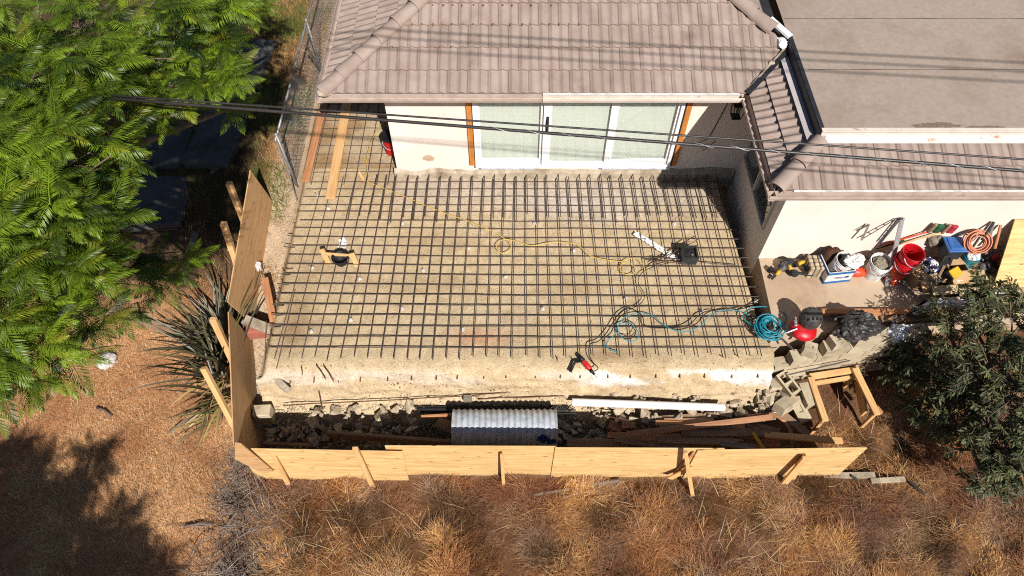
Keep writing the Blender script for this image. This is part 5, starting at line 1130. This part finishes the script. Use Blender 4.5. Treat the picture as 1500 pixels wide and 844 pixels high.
# ------------------------------------------------------------------ overhead cables
def cable(pts, r, lab, m=None):
    b = MB(); b.tube(pts, r, 8); return single('overhead_cable', b, m or M_cable, lab, 'cable', pts[0], smooth=True)
def span(ax, ay, bx, by, za, zb, ext, r, lab, sag=0):
    a, c_ = P(ax, ay, za), P(bx, by, zb); d_ = c_-a; pts = []
    for k in range(25):
        t_ = -.02+k/24*(1+ext); pts.append(a+d_*t_-Vector((0, 0, sag*math.sin(math.pi*min(max(t_/(1+ext), 0), 1)))))
    return cable(pts, r, lab)
span(186, 141.5, 1500, 233.5, 7.1, 7.1, 1.2, .0078, 'thinner upper cable running from the green tree past the house')
span(186, 146, 1500, 250.5, 7.1, 7.1, 1.2, .0125, 'thicker lower cable running from the green tree past the house')
b = MB(); a, c_ = P(740, 190.5, 7.1), P(1500, 250.5, 7.1); a = P(186, 146, 7.1).lerp(P(1500, 250.5, 7.1), .42); pts = [a.lerp(c_, k/120)+Vector((0, .0125*math.cos(k*.8), .0125*math.sin(k*.8))) for k in range(121)]; b.tube(pts, .003, 5); single('lashing_wire', b, M_chain, 'thin shiny wire wound around the thicker cable', 'wire', a)
for k, (x0, y0, x1, y1) in enumerate(((1164, 74.7, 1500, 92), (1161, 86.7, 1500, 105), (1175, 102.7, 1500, 120.5))):
    a, c_ = P(x0, y0, FZ), P(x1, y1, FZ); kk = (9.0+.25*k-FZ)/1.0; a2, c2 = a-SUN*kk, c_-SUN*kk; d_ = c2-a2
    cable([a2+d_*t_ for t_ in (-8, -4, -1, 0, 1, 4, 8)], .012, ('highest', 'middle', 'lowest')[k]+' of the power lines strung above the yard')
# ------------------------------------------------------------------ foliage
def frond_template(L, npair, seed):
    r = np.random.RandomState(seed); V = []; Q = []; T = []
    def q4(a, b_, c_, d_, ta, tb): o = len(V); V.extend([a, b_, c_, d_]); Q.append((o, o+1, o+2, o+3)); T.extend([ta, (ta+tb)/2, tb, (ta+tb)/2])
    droop = r.uniform(.25, .55)
    def rach(t): return np.array([L*t, .03*math.sin(t*2+seed), L*(.16*t-droop*t*t*.75)])
    for i in range(6):
        a, c_ = rach(i/6), rach((i+1)/6); q4(a+[0, -.004, 0], c_+[0, -.003, 0], c_+[0, .003, 0], a+[0, .004, 0], .5, .5)
    for i in range(npair):
        t = .1+.9*i/(npair-1); p = rach(t); ln = L*.25*(math.sin(math.pi*min(1, .18+t*.86))**.7)+.012
        for s in (-1, 1):
            an = R(62-28*t)+r.uniform(-.12, .12); d_ = np.array([math.cos(an), s*math.sin(an), -.28+r.uniform(-.15, .15)-.2*t]); d_ /= np.linalg.norm(d_)
            n = np.array([-d_[1], d_[0], r.uniform(-.3, .3)]); n /= np.linalg.norm(n); wv = .0047
            tip = p+d_*ln+np.array([0, 0, -.018]); mid = p+d_*ln*.5
            q4(p, mid-n*wv, tip, mid+n*wv, .3, 1.0)
    return np.array(V), np.array(Q), np.array(T)
TMPL = [frond_template(rng.uniform(.34, .46), 25, 40+k) for k in range(6)]
def crown(name, blobs, parent, per=10, nf=7, seed=1, sc=1.0, c_lo=(28, 50, 13), c_hi=(134, 160, 40), tips_out=None):
    r = np.random.RandomState(seed); VV = []; QQ = []; CC = []; o = 0; lo = C3(*c_lo); hi = C3(*c_hi)
    for (c0, rad) in blobs:
        k = max(3, int(per*(rad/.7)**2))
        for _ in range(k):
            u = r.normal(size=3); u /= np.linalg.norm(u); u[2] = u[2]*.75+.15
            tip = np.array(c0)+u*rad*r.uniform(.45, 1.0); a0 = r.rand()*6.28; out = math.atan2(u[1], u[0]); tone = np.clip(r.normal(.5, .26), .0, 1)
            if tips_out is not None: tips_out.append((np.array(c0), tip))
            m = nf+r.randint(-1, 2)
            for f in range(m):
                V, Q, T = TMPL[r.randint(len(TMPL))]; az = a0+6.283*f/m+r.uniform(-.25, .25)
                if r.rand() < .35: az = out+r.uniform(-.7, .7)
                pit_ = r.uniform(-.25, .65); rol = r.uniform(-.45, .45)
                M = np.array((Matrix.Rotation(az, 3, 'Z') @ Matrix.Rotation(-pit_, 3, 'Y') @ Matrix.Rotation(rol, 3, 'X')))
                s = sc*r.uniform(.75, 1.1); W = V*s @ M.T+tip
                VV.append(W); QQ.append(Q+o); o += len(W); t2 = np.clip(tone+r.normal(0, .12)+(T-.6)*.35, 0, 1)[:, None]
                cc = lo*(1-t2)+hi*t2
                if r.rand() < .05: cc = cc*.65+C3(170, 164, 44)*.35
                CC.append(cc)
    return np_mesh(name, np.concatenate(VV), np.concatenate(QQ), np.concatenate(CC), M_leaf, parent)
def limbs(b, root, mid, blobs, r0, seed):
    rr = random.Random(seed)
    b.tube(smooth([Vector(root), Vector(root).lerp(Vector(mid), .5)+Vector((.08, -.05, 0)), Vector(mid)], 4), [r0*(1.25-.5*i/8) for i in range(9)], 10)
    for c0, rad in blobs:
        c0 = Vector(c0); m_ = Vector(mid).lerp(c0, .5)+Vector((rr.uniform(-.15, .15), rr.uniform(-.15, .15), rr.uniform(-.05, .25)))
        pts = smooth([Vector(mid), m_, c0], 5); b.tube(pts, [r0*.55*(1-.8*i/(len(pts)-1))+.008 for i in range(len(pts))], 7)
        for k in range(4): e = c0+Vector((rr.uniform(-1, 1), rr.uniform(-1, 1), rr.uniform(-.3, .8)))*rad*.8; b.tube([m_.lerp(c0, .7), e], [.014, .005], 5)
BL = [(30, 40, 6.2, .75), (120, 30, 6.2, .75), (210, 40, 5.9, .7), (300, 25, 5.6, .6), (345, 12, 5.3, .45), (60, 130, 6.2, .8), (130, 112, 5.8, .66), (235, 108, 4.15, .55), (303, 112, 4.15, .4), (20, 210, 6.2, .8), (100, 212, 6, .66), (195, 192, 4.4, .42), (40, 300, 6, .72), (120, 285, 5.7, .6), (190, 255, 5.3, .28), (20, 390, 5.9, .66), (85, 375, 5.5, .52), (140, 345, 5.2, .4), (30, 465, 5.7, .55), (95, 440, 5.3, .48), (150, 410, 4.8, .3), (15, 530, 5.5, .4), (48, 510, 5.2, .36), (268, 72, 4.5, .42), (328, 72, 4.3, .34), (290, 130, 4.0, .34), (324, 126, 4.0, .26), (342, 95, 4.2, .26), (255, 152, 3.9, .28), (338, 158, 3.8, .12), (255, 388, 3.6, .2), (120, 470, 4.6, .36), (-80, 120, 6.3, .9), (-90, 330, 6.2, .9), (-70, 500, 5.8, .6), (0, 575, 5.3, .26), (170, 170, 5.0, .6)]
LOWB = [(80, 100, 4.6, .9), (200, 80, 4.4, .8), (60, 250, 4.5, .9), (110, 330, 4.4, .5), (60, 420, 4.2, .6), (280, 50, 4.4, .6), (215, 355, 4.0, .4), (196, 400, 3.8, .36), (232, 408, 3.3, .3), (170, 440, 3.6, .34), (-40, 200, 4.4, .9), (110, 180, 4.2, .6), (330, -40, 4.8, .7), (296, 46, 3.75, .5), (331, 12, 3.75, .5), (232, 178, 3.75, .3), (360, 38, 3.75, .26), (270, 92, 3.6, .4), (230, -60, 5.4, .9), (90, -60, 5.8, .9)]
HZ = 6.9
def lift(x, y, z, r_):
    if 3.85 <= z < 4.55 and y < 210: k_ = (CZ-6.35)/(CZ-z); return x, y, 6.35, r_*k_, 0
    if z < 5.05: return x, y, z, r_, 1
    z2 = HZ+(z-6)*.5; k_ = (CZ-z2)/(CZ-z); return x, y, z2, r_*k_, 0
BL = [lift(*q_) for q_ in BL]; hi_b = [(tuple(P(x, y, z)), r_) for x, y, z, r_, f_ in BL if not f_]; lo_b = [(tuple(P(x, y, z)), r_) for x, y, z, r_, f_ in BL if f_]
blobs = hi_b+lo_b; low = [(tuple(P(x, y, z)), r_) for x, y, z, r_ in LOWB]
tr0 = Vector((-8.6, 7.2, .4)); tree = thing('feathery_tree', 'large bright green tree with feathery fern like leaves at the left', 'tree', tr0)
b = MB(); limbs(b, tr0, (-7.0, 5.8, 4.2), blobs+low, .17, 3); b.build('trunk', M_bark, tree, smooth=True)
crown('crown', hi_b, tree, 24, 8, 1, sc=.8); crown('crown', lo_b, tree, 15, 8, 6); crown('crown', low, tree, 9, 7, 2, c_lo=(28, 50, 16), c_hi=(84, 108, 32))  # low layer takes darker leaf colours, painting the shade inside the crown
# the neighbour tree behind the camera whose shade falls on the lawn
SH_ = [(30, 800, 5.0, .5), (110, 745, 4.8, .42), (55, 705, 5.2, .4), (148, 690, 4.6, .22), (185, 790, 4.9, .38), (120, 830, 5.3, .5), (215, 838, 4.8, .3), (20, 860, 5.0, .6), (5, 745, 5.2, .35), (170, 860, 5.0, .5), (150, 655, 4.6, .12), (250, 870, 4.8, .35), (25, 655, 5.0, .25), (-30, 690, 5.2, .4)]
SH = [(x-14, y+6, z, r_*.88) for x, y, z, r_ in SH_]; sb = []
for x, y, z, r_ in SH: q = P(x, y, 0); sb.append((tuple(q-SUN*(z/1.0)), r_))
q0 = Vector((-7.2, -2.6, 0)); tree2 = thing('feathery_tree', 'feathery tree whose shade falls on the dry lawn at the lower left', 'tree', q0)
b = MB(); limbs(b, q0, (-5.6, -1.9, 3.0), sb, .13, 5); b.build('trunk', M_bark, tree2, smooth=True); crown('crown', sb, tree2, 90, 8, 4)
# leafy fruit tree at the right
def leaf_template(L, wv, seed):
    r = random.Random(seed); d = r.uniform(.1, .35); pts = []
    for t, w_ in ((0, .12), (.3, .9), (.6, 1), (.85, .55)): pts += [(L*t, -wv*w_, -d*L*t*t+.006*w_), (L*t, 0, -d*L*t*t), (L*t, wv*w_, -d*L*t*t+.006*w_)]
    pts.append((L, 0, -d*L)); Q = []
    for i in range(3):
        for j in range(2): a = i*3+j; Q.append((a, a+3, a+4, a+1))
    Q += [(9, 12, 10, 10), (10, 12, 11, 11)]
    return np.array(pts), [q for q in Q]
LT = [leaf_template(.115*rng.uniform(.85, 1.1), .0135, 7+k) for k in range(5)]
def shoots(name, shts, parent, seed, c_lo, c_hi, nl=22, m=None):
    r = np.random.RandomState(seed); VV = []; TT = []; CC = []; o = 0; lo = C3(*c_lo); hi = C3(*c_hi); tw = MB()
    for (p0, p1) in shts:
        p0 = Vector(p0); p1 = Vector(p1); tw.tube([p0, p0.lerp(p1, .6)+Vector((0, 0, .03)), p1], [.007, .005, .003], 4); tone = r.uniform(.1, .8); ax = (p1-p0)
        n_ = max(6, int(nl*ax.length/.6))
        for k in range(n_):
            t = .15+.85*(k+r.rand())/n_; q = p0.lerp(p1, t); az = math.atan2(ax.y, ax.x)+(1 if k % 2 else -1)*r.uniform(.4, 1.5); pit_ = r.uniform(-.75, .3); rol = r.uniform(-.6, .6)
            V, Q = LT[r.randint(len(LT))]; M = np.array(Matrix.Rotation(az, 3, 'Z') @ Matrix.Rotation(-pit_, 3, 'Y') @ Matrix.Rotation(rol, 3, 'X'))
            W = V*r.uniform(.6, 1.1) @ M.T+np.array(q); VV.append(W)
            for q4 in Q:
                TT.append((q4[0]+o, q4[1]+o, q4[2]+o)); 
                if q4[3] != q4[2]: TT.append((q4[0]+o, q4[2]+o, q4[3]+o))
            o += len(W); tt = np.clip(tone+r.normal(0, .2), 0, 1); CC.append(np.broadcast_to(lo*(1-tt)+hi*tt, (len(W), 3)))
    ob_ = np_mesh(name, np.concatenate(VV), np.array(TT), np.concatenate(CC), m or M_leaf2, parent); return ob_, tw
RB = [(1318, 520, 1.0, .2), (1308, 538, .6, .18), (1336, 548, .8, .28), (1425, 478, 1.9, .3), (1480, 640, 1.6, .4), (1390, 570, 1.2, .36), (1440, 700, .9, .2), (1366, 562, 1.0, .36), (1395, 505, 1.9, .42), (1450, 540, 2.1, .5), (1492, 480, 2.3, .45), (1445, 432, 2.5, .22), (1460, 610, 1.8, .5), (1405, 612, 1.1, .42), (1366, 612, .7, .26), (1495, 690, 1.5, .42), (1440, 660, 1.3, .38), (1330, 596, .45, .12), (1495, 570, 2.2, .5), (1375, 470, 1.7, .25), (1540, 620, 2, .6), (1420, 560, 1.5, .5), (1350, 520, 1.1, .4), (1470, 700, 1.0, .25), (1530, 500, 2.2, .6)]
rr = random.Random(9); sh = []
rbl = [(P(x, y, z), r_) for x, y, z, r_ in RB]
for c0, rad in rbl:
    for k in range(int(7+40*rad)):
        d_ = Vector((rr.gauss(0, 1), rr.gauss(0, 1), rr.gauss(0, .7)+.25)).normalized(); a = c0+d_*rad*rr.uniform(.1, .55); e = a+(d_+Vector((rr.uniform(-.3, .3), rr.uniform(-.3, .3), rr.uniform(-.1, .4)))).normalized()*rr.uniform(.24, .42)*min(1, .5+1.2*rad); sh.append((a, e))
for k in range(5): sh.append((P(1440+k*6-12, 470, 2.1), P(1436+k*7-6, 384+k*9, 2.7)))
for k in range(4): sh.append((P(1480, 470-k*8, 2.3), P(1478+k*7, 405+k*8, 2.7)))
r0_ = Vector((7.25, 4.5, .2)); rt = thing('fruit_tree', 'olive green fruit tree with long narrow leaves at the right edge', 'tree', r0_)
cr, tw = shoots('crown', sh, rt, 3, (44, 50, 28), (112, 116, 72), 50); b = MB(); limbs(b, r0_, (7.1, 4.75, .95), [(tuple(c0), rad) for c0, rad in rbl], .075, 8)
for v0 in (tw,): b.add(v0.v, v0.f)
b.build('trunk', M_bark, rt, smooth=True)
# flax plant
def blades_mesh(name, specs, m, parent, fold=.35):
    VV = []; QQ = []; CC = []; o = 0
    for (base, az, tilt, L, wv, bend, tw_, col) in specs:
        n = 9; d0 = np.array([math.cos(az), math.sin(az), 0]); s_ = np.array([-math.sin(az), math.cos(az), 0]); p = np.array(base, float); th = tilt; pts = []
        for i in range(n):
            t = i/(n-1); pts.append((p.copy(), th, t)); th_ = th; p = p+(d0*math.sin(th_)+np.array([0, 0, math.cos(th_)]))*L/(n-1); th += bend/(n-1)*(.4+1.2*t)
        for p, th, t in pts:
            w_ = wv*(min(1, .5+t*3)*(1-t**3.2)+.02); nrm = d0*math.cos(th)-np.array([0, 0, math.sin(th)]); sd = s_*math.cos(tw_*t)+nrm*math.sin(tw_*t)
            VV += [p-sd*w_-nrm*w_*fold, p, p+sd*w_-nrm*w_*fold]; CC += [col*(.9+.2*t)]*3
        for i in range(n-1):
            for j in range(2): a = o+i*3+j; QQ.append((a, a+3, a+4, a+1))
        o += n*3
    return np_mesh(name, np.array(VV), np.array(QQ), np.array(CC), m, parent)
fx = Vector((-4.78, 5.75, .35)); fl = thing('flax_plant', 'dark bronze flax plant with long sword shaped leaves behind the plywood', 'plant', fx)
sp_ = []; rr = random.Random(21)
for k in range(130):
    az = R(rr.choice([rr.uniform(95, 290), rr.uniform(120, 220), rr.uniform(60, 100)])); bs = fx+Vector((rr.gauss(0, .12), rr.gauss(0, .3), 0)); bs.x = min(bs.x, -4.62)
    col = C3(*rr.choice([(66, 60, 40), (82, 76, 50), (58, 50, 40), (98, 88, 66), (70, 72, 44), (112, 104, 84)])); sp_.append((bs, az, rr.uniform(.2, 1.05), rr.uniform(.9, 1.55), rr.uniform(.017, .026), rr.uniform(.3, .9), rr.uniform(-.8, .8), col))
for (px, py) in ((1, 1),):
    sp_.append(((-4.55, 5.75, .9), R(35), .5, 1.0, .022, .8, .2, C3(120, 116, 70))); sp_.append(((-4.52, 5.95, 1.0), R(10), .45, .9, .02, .6, .3, C3(140, 132, 80)))
blades_mesh('foliage', sp_, M_flax, fl)
sd_ = []
for k in range(34):
    bs = Vector((-4.66+rr.gauss(0, .08), 5.1+rr.gauss(0, .4), .5)); sd_.append((bs, R(rr.uniform(190, 280)), rr.uniform(.9, 1.5), rr.uniform(.5, 1.0), .02, rr.uniform(.6, 1.2), rr.uniform(-1, 1), C3(*rr.choice([(150, 128, 80), (120, 100, 70), (168, 148, 90), (98, 96, 60)]))))
blades_mesh('dead_leaves', sd_, M_flax, fl)
lf = []
for (px, py, az, L_) in ((84, 478, 262, .7), (88, 480, 268, .6), (120, 470, 272, .95), (124, 480, 275, .8), (92, 500, 250, .5)):
    q = PG(px, py, .06); lf.append((q, R(az), 1.45, L_, .024, .15, .6, C3(*rr.choice([(150, 138, 92), (118, 116, 84), (166, 146, 96)]))))
o = blades_mesh('fallen_leaves', lf, M_flax, None); tag(o, 'long fallen strap leaves on the dry lawn below the feathery tree', 'leaves', kind=None)
lf = []
for k in range(26):
    q = PG(190+rr.gauss(0, 4), 462+rr.gauss(0, 4), .06); lf.append((q, R(rr.uniform(-40, 60) if k % 2 else rr.uniform(140, 220)), 1.5, rr.uniform(.15, .3), .006, .1, .3, C3(176, 146, 96)))
o = blades_mesh('dead_frond', lf, M_flax, None); tag(o, 'small dry straw coloured frond lying beside the timber edging', 'leaves')
# brush pile of dead twigs
def brush(name, n, fx_, fy_, h, lab, seed, r1=.011, lg=.55):
    r = random.Random(seed); b = MB()
    for k in range(n):
        x, y = fx_(r), fy_(r); z = float(gz(x, y))+abs(r.gauss(0, h)); a = r.uniform(0, 6.28); L_ = r.uniform(.15, lg); p = Vector((x, y, z)); pts = [p]; d_ = Vector((math.cos(a), math.sin(a), r.uniform(-.2, .4)))
        for j in range(3): d_ = (d_+Vector((r.uniform(-.5, .5), r.uniform(-.5, .5), r.uniform(-.3, .2)))).normalized(); pts.append(pts[-1]+d_*L_/3)
        rad = .0025+(r1-.0025)*r.random()**2.5; b.tube(pts, [rad, rad*.8, rad*.6, rad*.3], 4, cap=False)
    q = Vector((b.v[0][0], b.v[0][1], 0)); return single(name, b, M_twig, lab, 'brush', q)
brush('brush_pile', 620, lambda r: r.gauss(-4.02, .27), lambda r: r.uniform(1.9, 3.55), .09, 'tangled heap of dead grey branches in front of the left hoarding corner', 31, .012, .7)
brush('brush_pile', 420, lambda r: r.gauss(-4.32, .17), lambda r: r.uniform(3.3, 4.3), .07, 'thin grey dead twigs along the outside of the near brown sheet', 32, .006, .4)
for (px, py, px2, py2, lab) in ((247, 635, 282, 610, 'grey stick lying on the lawn below the flax plant'), (270, 771, 312, 769, 'dark dead branch end pointing out of the brush pile to the left'), (142, 597, 163, 610, 'small dark twig in the middle of the dry lawn')):
    a, c_ = PG(px, py, .05), PG(px2, py2, .06); b = MB(); b.tube([a, a.lerp(c_, .5)+Vector((0, .02, .02)), c_], [.022, .02, .014], 7); single('branch', b, M_twig, lab, 'branch', a, smooth=True)
# stone, edging timbers and paving on the left
b = MB(); q = PG(157, 528, .05); b.crumple(q, (.16, .17, .09), 71, 16, .4); single('pale_rock', b, M_rock, 'pale pitted rock lying on the dry lawn', 'rock', q, smooth=True)
plank('edging_timber', PG(198, 447, .07), PG(205, 478, .07), .1, .1, M_old, 'short weathered edging timber at the corner below the feathery tree', 'timber'); plank('edging_timber', PG(204, 470, .07), PG(300, 497, .07), .12, .1, M_old, 'longer weathered edging timber running into the flax plant', 'timber')
plank('edging_timber', PG(336, 185, .06), PG(270, 402, .06), .14, .1, M_grey, 'long grey timber edging in the shade left of the hoarding', 'timber'); plank('edging_timber', PG(268, 237, .04), PG(312, 237, .04), .06, .06, M_grey, 'thin cross timber in the shade between paving and edging', 'timber')
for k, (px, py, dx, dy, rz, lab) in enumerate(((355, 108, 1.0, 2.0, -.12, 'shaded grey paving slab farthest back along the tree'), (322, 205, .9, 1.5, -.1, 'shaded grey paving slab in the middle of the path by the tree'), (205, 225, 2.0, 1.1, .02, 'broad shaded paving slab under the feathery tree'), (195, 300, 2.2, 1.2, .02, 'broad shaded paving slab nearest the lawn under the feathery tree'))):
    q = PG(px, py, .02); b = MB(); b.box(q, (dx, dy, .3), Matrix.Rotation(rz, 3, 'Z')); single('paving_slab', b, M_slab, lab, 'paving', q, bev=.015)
# ------------------------------------------------------------------ dry grass
def grass(name, base, L, az, lean, wv, col, lab, seg=2, curl=.5):
    n = len(L); r = nr; d0 = np.stack([np.cos(az), np.sin(az), 0*az], -1); s_ = np.stack([-np.sin(az), np.cos(az), 0*az], -1)*wv[:, None]
    up = np.array([0, 0, 1.0]); l1 = lean; l2 = lean+curl*r.uniform(.2, 1, n)
    p0 = base; p1 = p0+(d0*np.sin(l1)[:, None]+up*np.cos(l1)[:, None])*(L*.5)[:, None]; p2 = p1+(d0*np.sin(l2)[:, None]+up*np.cos(l2)[:, None])*(L*.5)[:, None]
    V = np.stack([p0-s_, p0+s_, p1-s_*.8, p1+s_*.8, p2], 1).reshape(-1, 3); T = np.array([[0, 1, 3], [0, 3, 2], [2, 3, 4]]); T = ((np.arange(n)*5)[:, None, None]+T[None]).reshape(-1, 3)
    C = np.repeat(col, 5, 0); return tag(np_mesh(name, V, T, C, M_straw), lab, 'grass', kind='stuff')
def pick(n, cols, wts): c_ = np.array([C3(*c) for c in cols]); return c_[nr.choice(len(cols), n, p=np.array(wts)/sum(wts))]
def tall(n_cl, per, xr, yr, keep):
    x = nr.uniform(*xr, n_cl); y = nr.uniform(*yr, n_cl); k = keep(x, y); x, y = x[k], y[k]; k = nr.rand(len(x)) < .72+.28*sst(.34, .48, fbm(x*2.1, y*2.1, 91, 4)); x, y = x[k], y[k]; m = len(x)
    dens = fbm(x*2.1, y*2.1, 91, 4); flow = 6.28*fbm(x*.8, y*.8, 92, 3)*1.8+nr.normal(0, .8, m); hgt = .09+.27*sst(.38, .6, dens)*nr.uniform(.6, 1.2, m)
    typ = fbm(x*1.5+7, y*1.5, 93, 5)+.02+nr.normal(0, .1, m); gold = sst(.42, .58, typ); red = sst(.5, .64, fbm(x*2, y*2+30, 94, 4)+nr.normal(0, .05, m)); gry = sst(.5, .64, fbm(x*2.2+50, y*2.2, 95, 4)+nr.normal(0, .05, m))
    rep = per; X_ = np.repeat(x, rep)+nr.normal(0, .055, m*rep); Y_ = np.repeat(y, rep)+nr.normal(0, .055, m*rep); N_ = m*rep
    L = np.repeat(hgt, rep)*nr.uniform(.4, 1.05, N_); az = np.repeat(flow, rep)+nr.normal(0, .8, N_); lean = np.clip(nr.normal(1.08, .3, N_), .1, 1.5)
    c_ = lerp3(pick(N_, [(160, 104, 68), (186, 126, 84), (116, 74, 50), (204, 148, 100)], [3, 3, 2, 2]), pick(N_, [(222, 168, 106), (238, 194, 134), (194, 136, 82), (212, 156, 98)], [3, 3, 2, 2]), np.repeat(gold, rep))
    c_ = lerp3(c_, pick(N_, [(144, 96, 80), (118, 76, 64)], [1, 1]), np.repeat(red, rep)*.7); c_ = lerp3(c_, pick(N_, [(176, 154, 134), (150, 130, 114), (196, 176, 156)], [1, 1, 1]), np.repeat(gry, rep)*.42)
    drk = sst(.56, .66, fbm(x*1.9+90, y*1.9, 96, 4)+nr.normal(0, .04, m)); c_ = lerp3(c_, pick(N_, [(78, 58, 40), (62, 50, 34), (92, 66, 46)], [1, 1, 1]), np.repeat(drk, rep)*.8)
    base = np.stack([X_, Y_, gz(X_, Y_)-.02], -1); return base, L, az, lean, nr.uniform(.0018, .0042, N_), c_
def keep_front(x, y):
    k = (y < 3.70) & (x > -3.72+.18*nr.randn(len(x))); k2 = (x > 5.15) & (y < 5.1+.02*x) & (y < 5.5)
    k3 = (x > 4.5) & (y < 4.6); return k | k2 | k3
grass('dry_grass', *tall(37000, 13, (-4.8, 9.8), (1.3, 5.5), keep_front), 'tall matted dry grass and weeds in front of the hoarding')
n = 170000; x = nr.uniform(-9.4, -4.1, n); y = nr.uniform(1.2, 7.2, n); k = (nr.rand(n) < 1-.75*sst(5.9, 7.2, y)) & ~((x > -4.6) & (y > 4.2)); x, y = x[k], y[k]; n = len(x)
pt = fbm(x*1.6, y*1.6, 97, 4)
cl_ = lerp3(pick(n, [(222, 174, 124), (242, 208, 162), (190, 138, 92), (212, 162, 112), (140, 98, 66)], [3, 2, 2, 2, 1]), pick(n, [(186, 132, 92), (164, 114, 80), (200, 148, 108)], [1, 1, 1]), sst(.45, .66, pt)*.8)
grass('lawn_stubble', np.stack([x, y, gz(x, y)-.01], -1), nr.uniform(.05, .16, n), nr.uniform(0, 6.28, n), np.clip(nr.normal(1.15, .28, n), .3, 1.5), nr.uniform(.0015, .0038, n), cl_, 'short dry straw of the mown lawn at the left', curl=.4)
n = 1000; x = nr.uniform(-3.7, 9.6, n); y = nr.uniform(1.4, 4.9, n); k = keep_front(x, y) & (fbm(x*.8, y*.8, 121, 3) > .44); x, y = x[k], y[k]; n = len(x)
grass('dry_stalks', np.stack([x, y, gz(x, y)], -1), nr.uniform(.3, .6, n), 6.28*fbm(x*.6, y*.6, 122, 3)+nr.normal(0, .9, n), np.clip(nr.normal(1.05, .25, n), .3, 1.45), nr.uniform(.002, .0035, n), pick(n, [(236, 206, 158), (220, 184, 130), (190, 168, 148), (206, 196, 184)], [3, 3, 2, 1]), 'long pale straw stalks lying over the matted dry grass', curl=.25)
n = 22000; x = nr.uniform(-6.4, -4.15, n); y = nr.uniform(7.0, 16, n); k = (fbm(x*.9, y*.9, 98, 3) > .42) & ((x > -4.95) | (y > 12) | (nr.rand(n) < .25)); x, y = x[k], y[k]; n = len(x); gg = sst(.45, .6, fbm(x*.8, y*.8, 99, 3))
cl_ = lerp3(pick(n, [(190, 144, 92), (160, 116, 74), (206, 166, 112)], [1, 1, 1]), pick(n, [(96, 112, 44), (120, 128, 56), (78, 92, 36)], [1, 1, 1]), gg)
grass('weedy_grass', np.stack([x, y, gz(x, y)-.01], -1), nr.uniform(.08, .24, n), nr.uniform(0, 6.28, n), np.clip(nr.normal(.8, .35, n), .1, 1.5), nr.uniform(.0025, .005, n), cl_, 'patchy green and dry grass along the chain link fence')
for o in list(bpy.data.objects):
    if '_loc' in o: del o['_loc']
